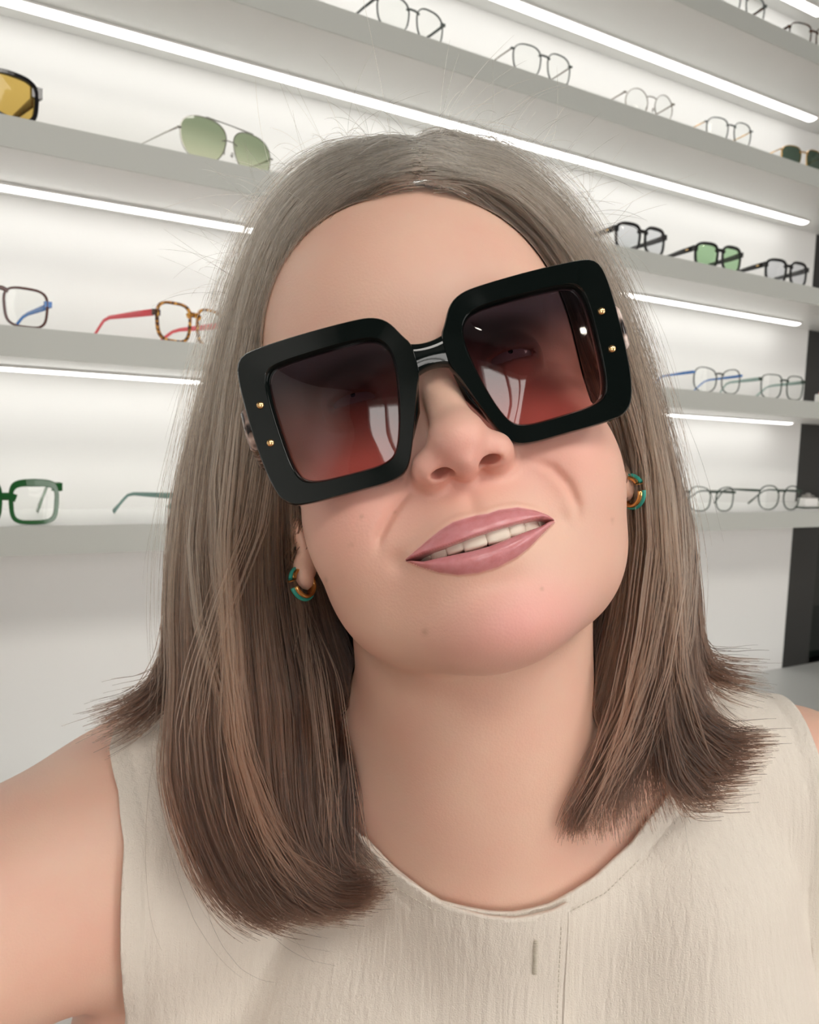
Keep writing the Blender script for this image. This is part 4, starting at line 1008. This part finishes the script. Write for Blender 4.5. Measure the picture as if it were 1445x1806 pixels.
rad = np.empty((nS, NT), np.float32); rb = RNG.uniform(.00010, .00021, nS)[:, None]; rb[nmain:] = .000055
rad[:] = rb * (1 - .6 * ss(.85, 1, TT)[None])
rad[n_long:] *= (.15 + .85 * ss(0, .25, TT))[None]
ra = hc.attributes.get('radius') or hc.attributes.new('radius', 'FLOAT', 'POINT'); ra.data.foreach_set('value', rad.ravel())
ta = hc.attributes.new('along', 'FLOAT', 'POINT'); ta.data.foreach_set('value', tpos.astype(np.float32).ravel())
rv = hc.attributes.new('shade', 'FLOAT', 'POINT')
rnd = RNG.random(nS); rnd[:len(shA)] = shA; rnd[len(shA):n_long] = shB; rnd[n_long + n_ex:nmain] = .75 + .25 * rnd[n_long + n_ex:nmain]; rv.data.foreach_set('value', np.repeat(rnd, NT).astype(np.float32))
def hair_mat():
    m = bpy.data.materials.new('greying_brown_hair'); m.use_nodes = True; nt = m.node_tree; nt.nodes.clear()
    o = nt.nodes.new('ShaderNodeOutputMaterial'); h = nt.nodes.new('ShaderNodeBsdfHairPrincipled'); h.parametrization = 'COLOR'
    h.inputs['Roughness'].default_value = .38; h.inputs['Radial Roughness'].default_value = .6; h.inputs['Coat'].default_value = 0
    al = nt.nodes.new('ShaderNodeAttribute'); al.attribute_name = 'along'; sh = nt.nodes.new('ShaderNodeAttribute'); sh.attribute_name = 'shade'
    r1 = nt.nodes.new('ShaderNodeValToRGB'); r2 = nt.nodes.new('ShaderNodeValToRGB')
    def ramp(r, st):
        cr = r.color_ramp
        while len(cr.elements) > 2: cr.elements.remove(cr.elements[-1])
        for i, (p, c) in enumerate(st):
            e = cr.elements[i] if i < 2 else cr.elements.new(p); e.position = p; e.color = (*c, 1)
    ramp(r1, [(0, (.66, .59, .49)), (.22, (.52, .42, .31)), (.5, (.34, .22, .145)), (.75, (.20, .10, .06)), (1, (.085, .040, .025))])
    ramp(r2, [(0, (.08, .065, .05)), (.22, (.055, .038, .027)), (.5, (.026, .016, .011)), (.75, (.015, .008, .006)), (1, (.012, .007, .005))])
    mr = nt.nodes.new('ShaderNodeMapRange'); mr.inputs[1].default_value = .15; mr.inputs[2].default_value = 1.0
    mx = nt.nodes.new('ShaderNodeMix'); mx.data_type = 'RGBA'
    L = nt.links.new; L(al.outputs['Fac'], r1.inputs[0]); L(al.outputs['Fac'], r2.inputs[0]); L(sh.outputs['Fac'], mr.inputs[0]); L(mr.outputs[0], mx.inputs[0])
    L(r2.outputs[0], mx.inputs[6]); L(r1.outputs[0], mx.inputs[7]); L(mx.outputs[2], h.inputs['Color']); L(h.outputs[0], o.inputs[0]); return m
hc.materials.append(hair_mat())
# inner mass of hair under the strands
def mass(GS):
    s = np.linspace(.7, 7, 60); P = surf(GS, s); P = P + inward(P) * (.0120 * ss(0, .3, TT) + .005)[None, :, None]
    return P[:, 5:int(NT * .90)]
mb = []; mf = []; k0 = 0
for GS in (LGS, RGS):
    P = away_from_body(mass(GS), True); a_, b_ = P.shape[:2]; mb.append(P.reshape(-1, 3))
    mf += [(k0 + i * b_ + j, k0 + i * b_ + j + 1, k0 + (i + 1) * b_ + j + 1, k0 + (i + 1) * b_ + j) for i in range(a_ - 1) for j in range(b_ - 1)]; k0 += a_ * b_
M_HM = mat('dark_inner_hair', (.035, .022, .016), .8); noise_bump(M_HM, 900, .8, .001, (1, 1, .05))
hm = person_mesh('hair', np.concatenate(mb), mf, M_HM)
ho = bpy.data.objects.new('hair_strands', hc); COL.objects.link(ho); ho.parent = hm
tag(ho, None, None, None, 'stuff')
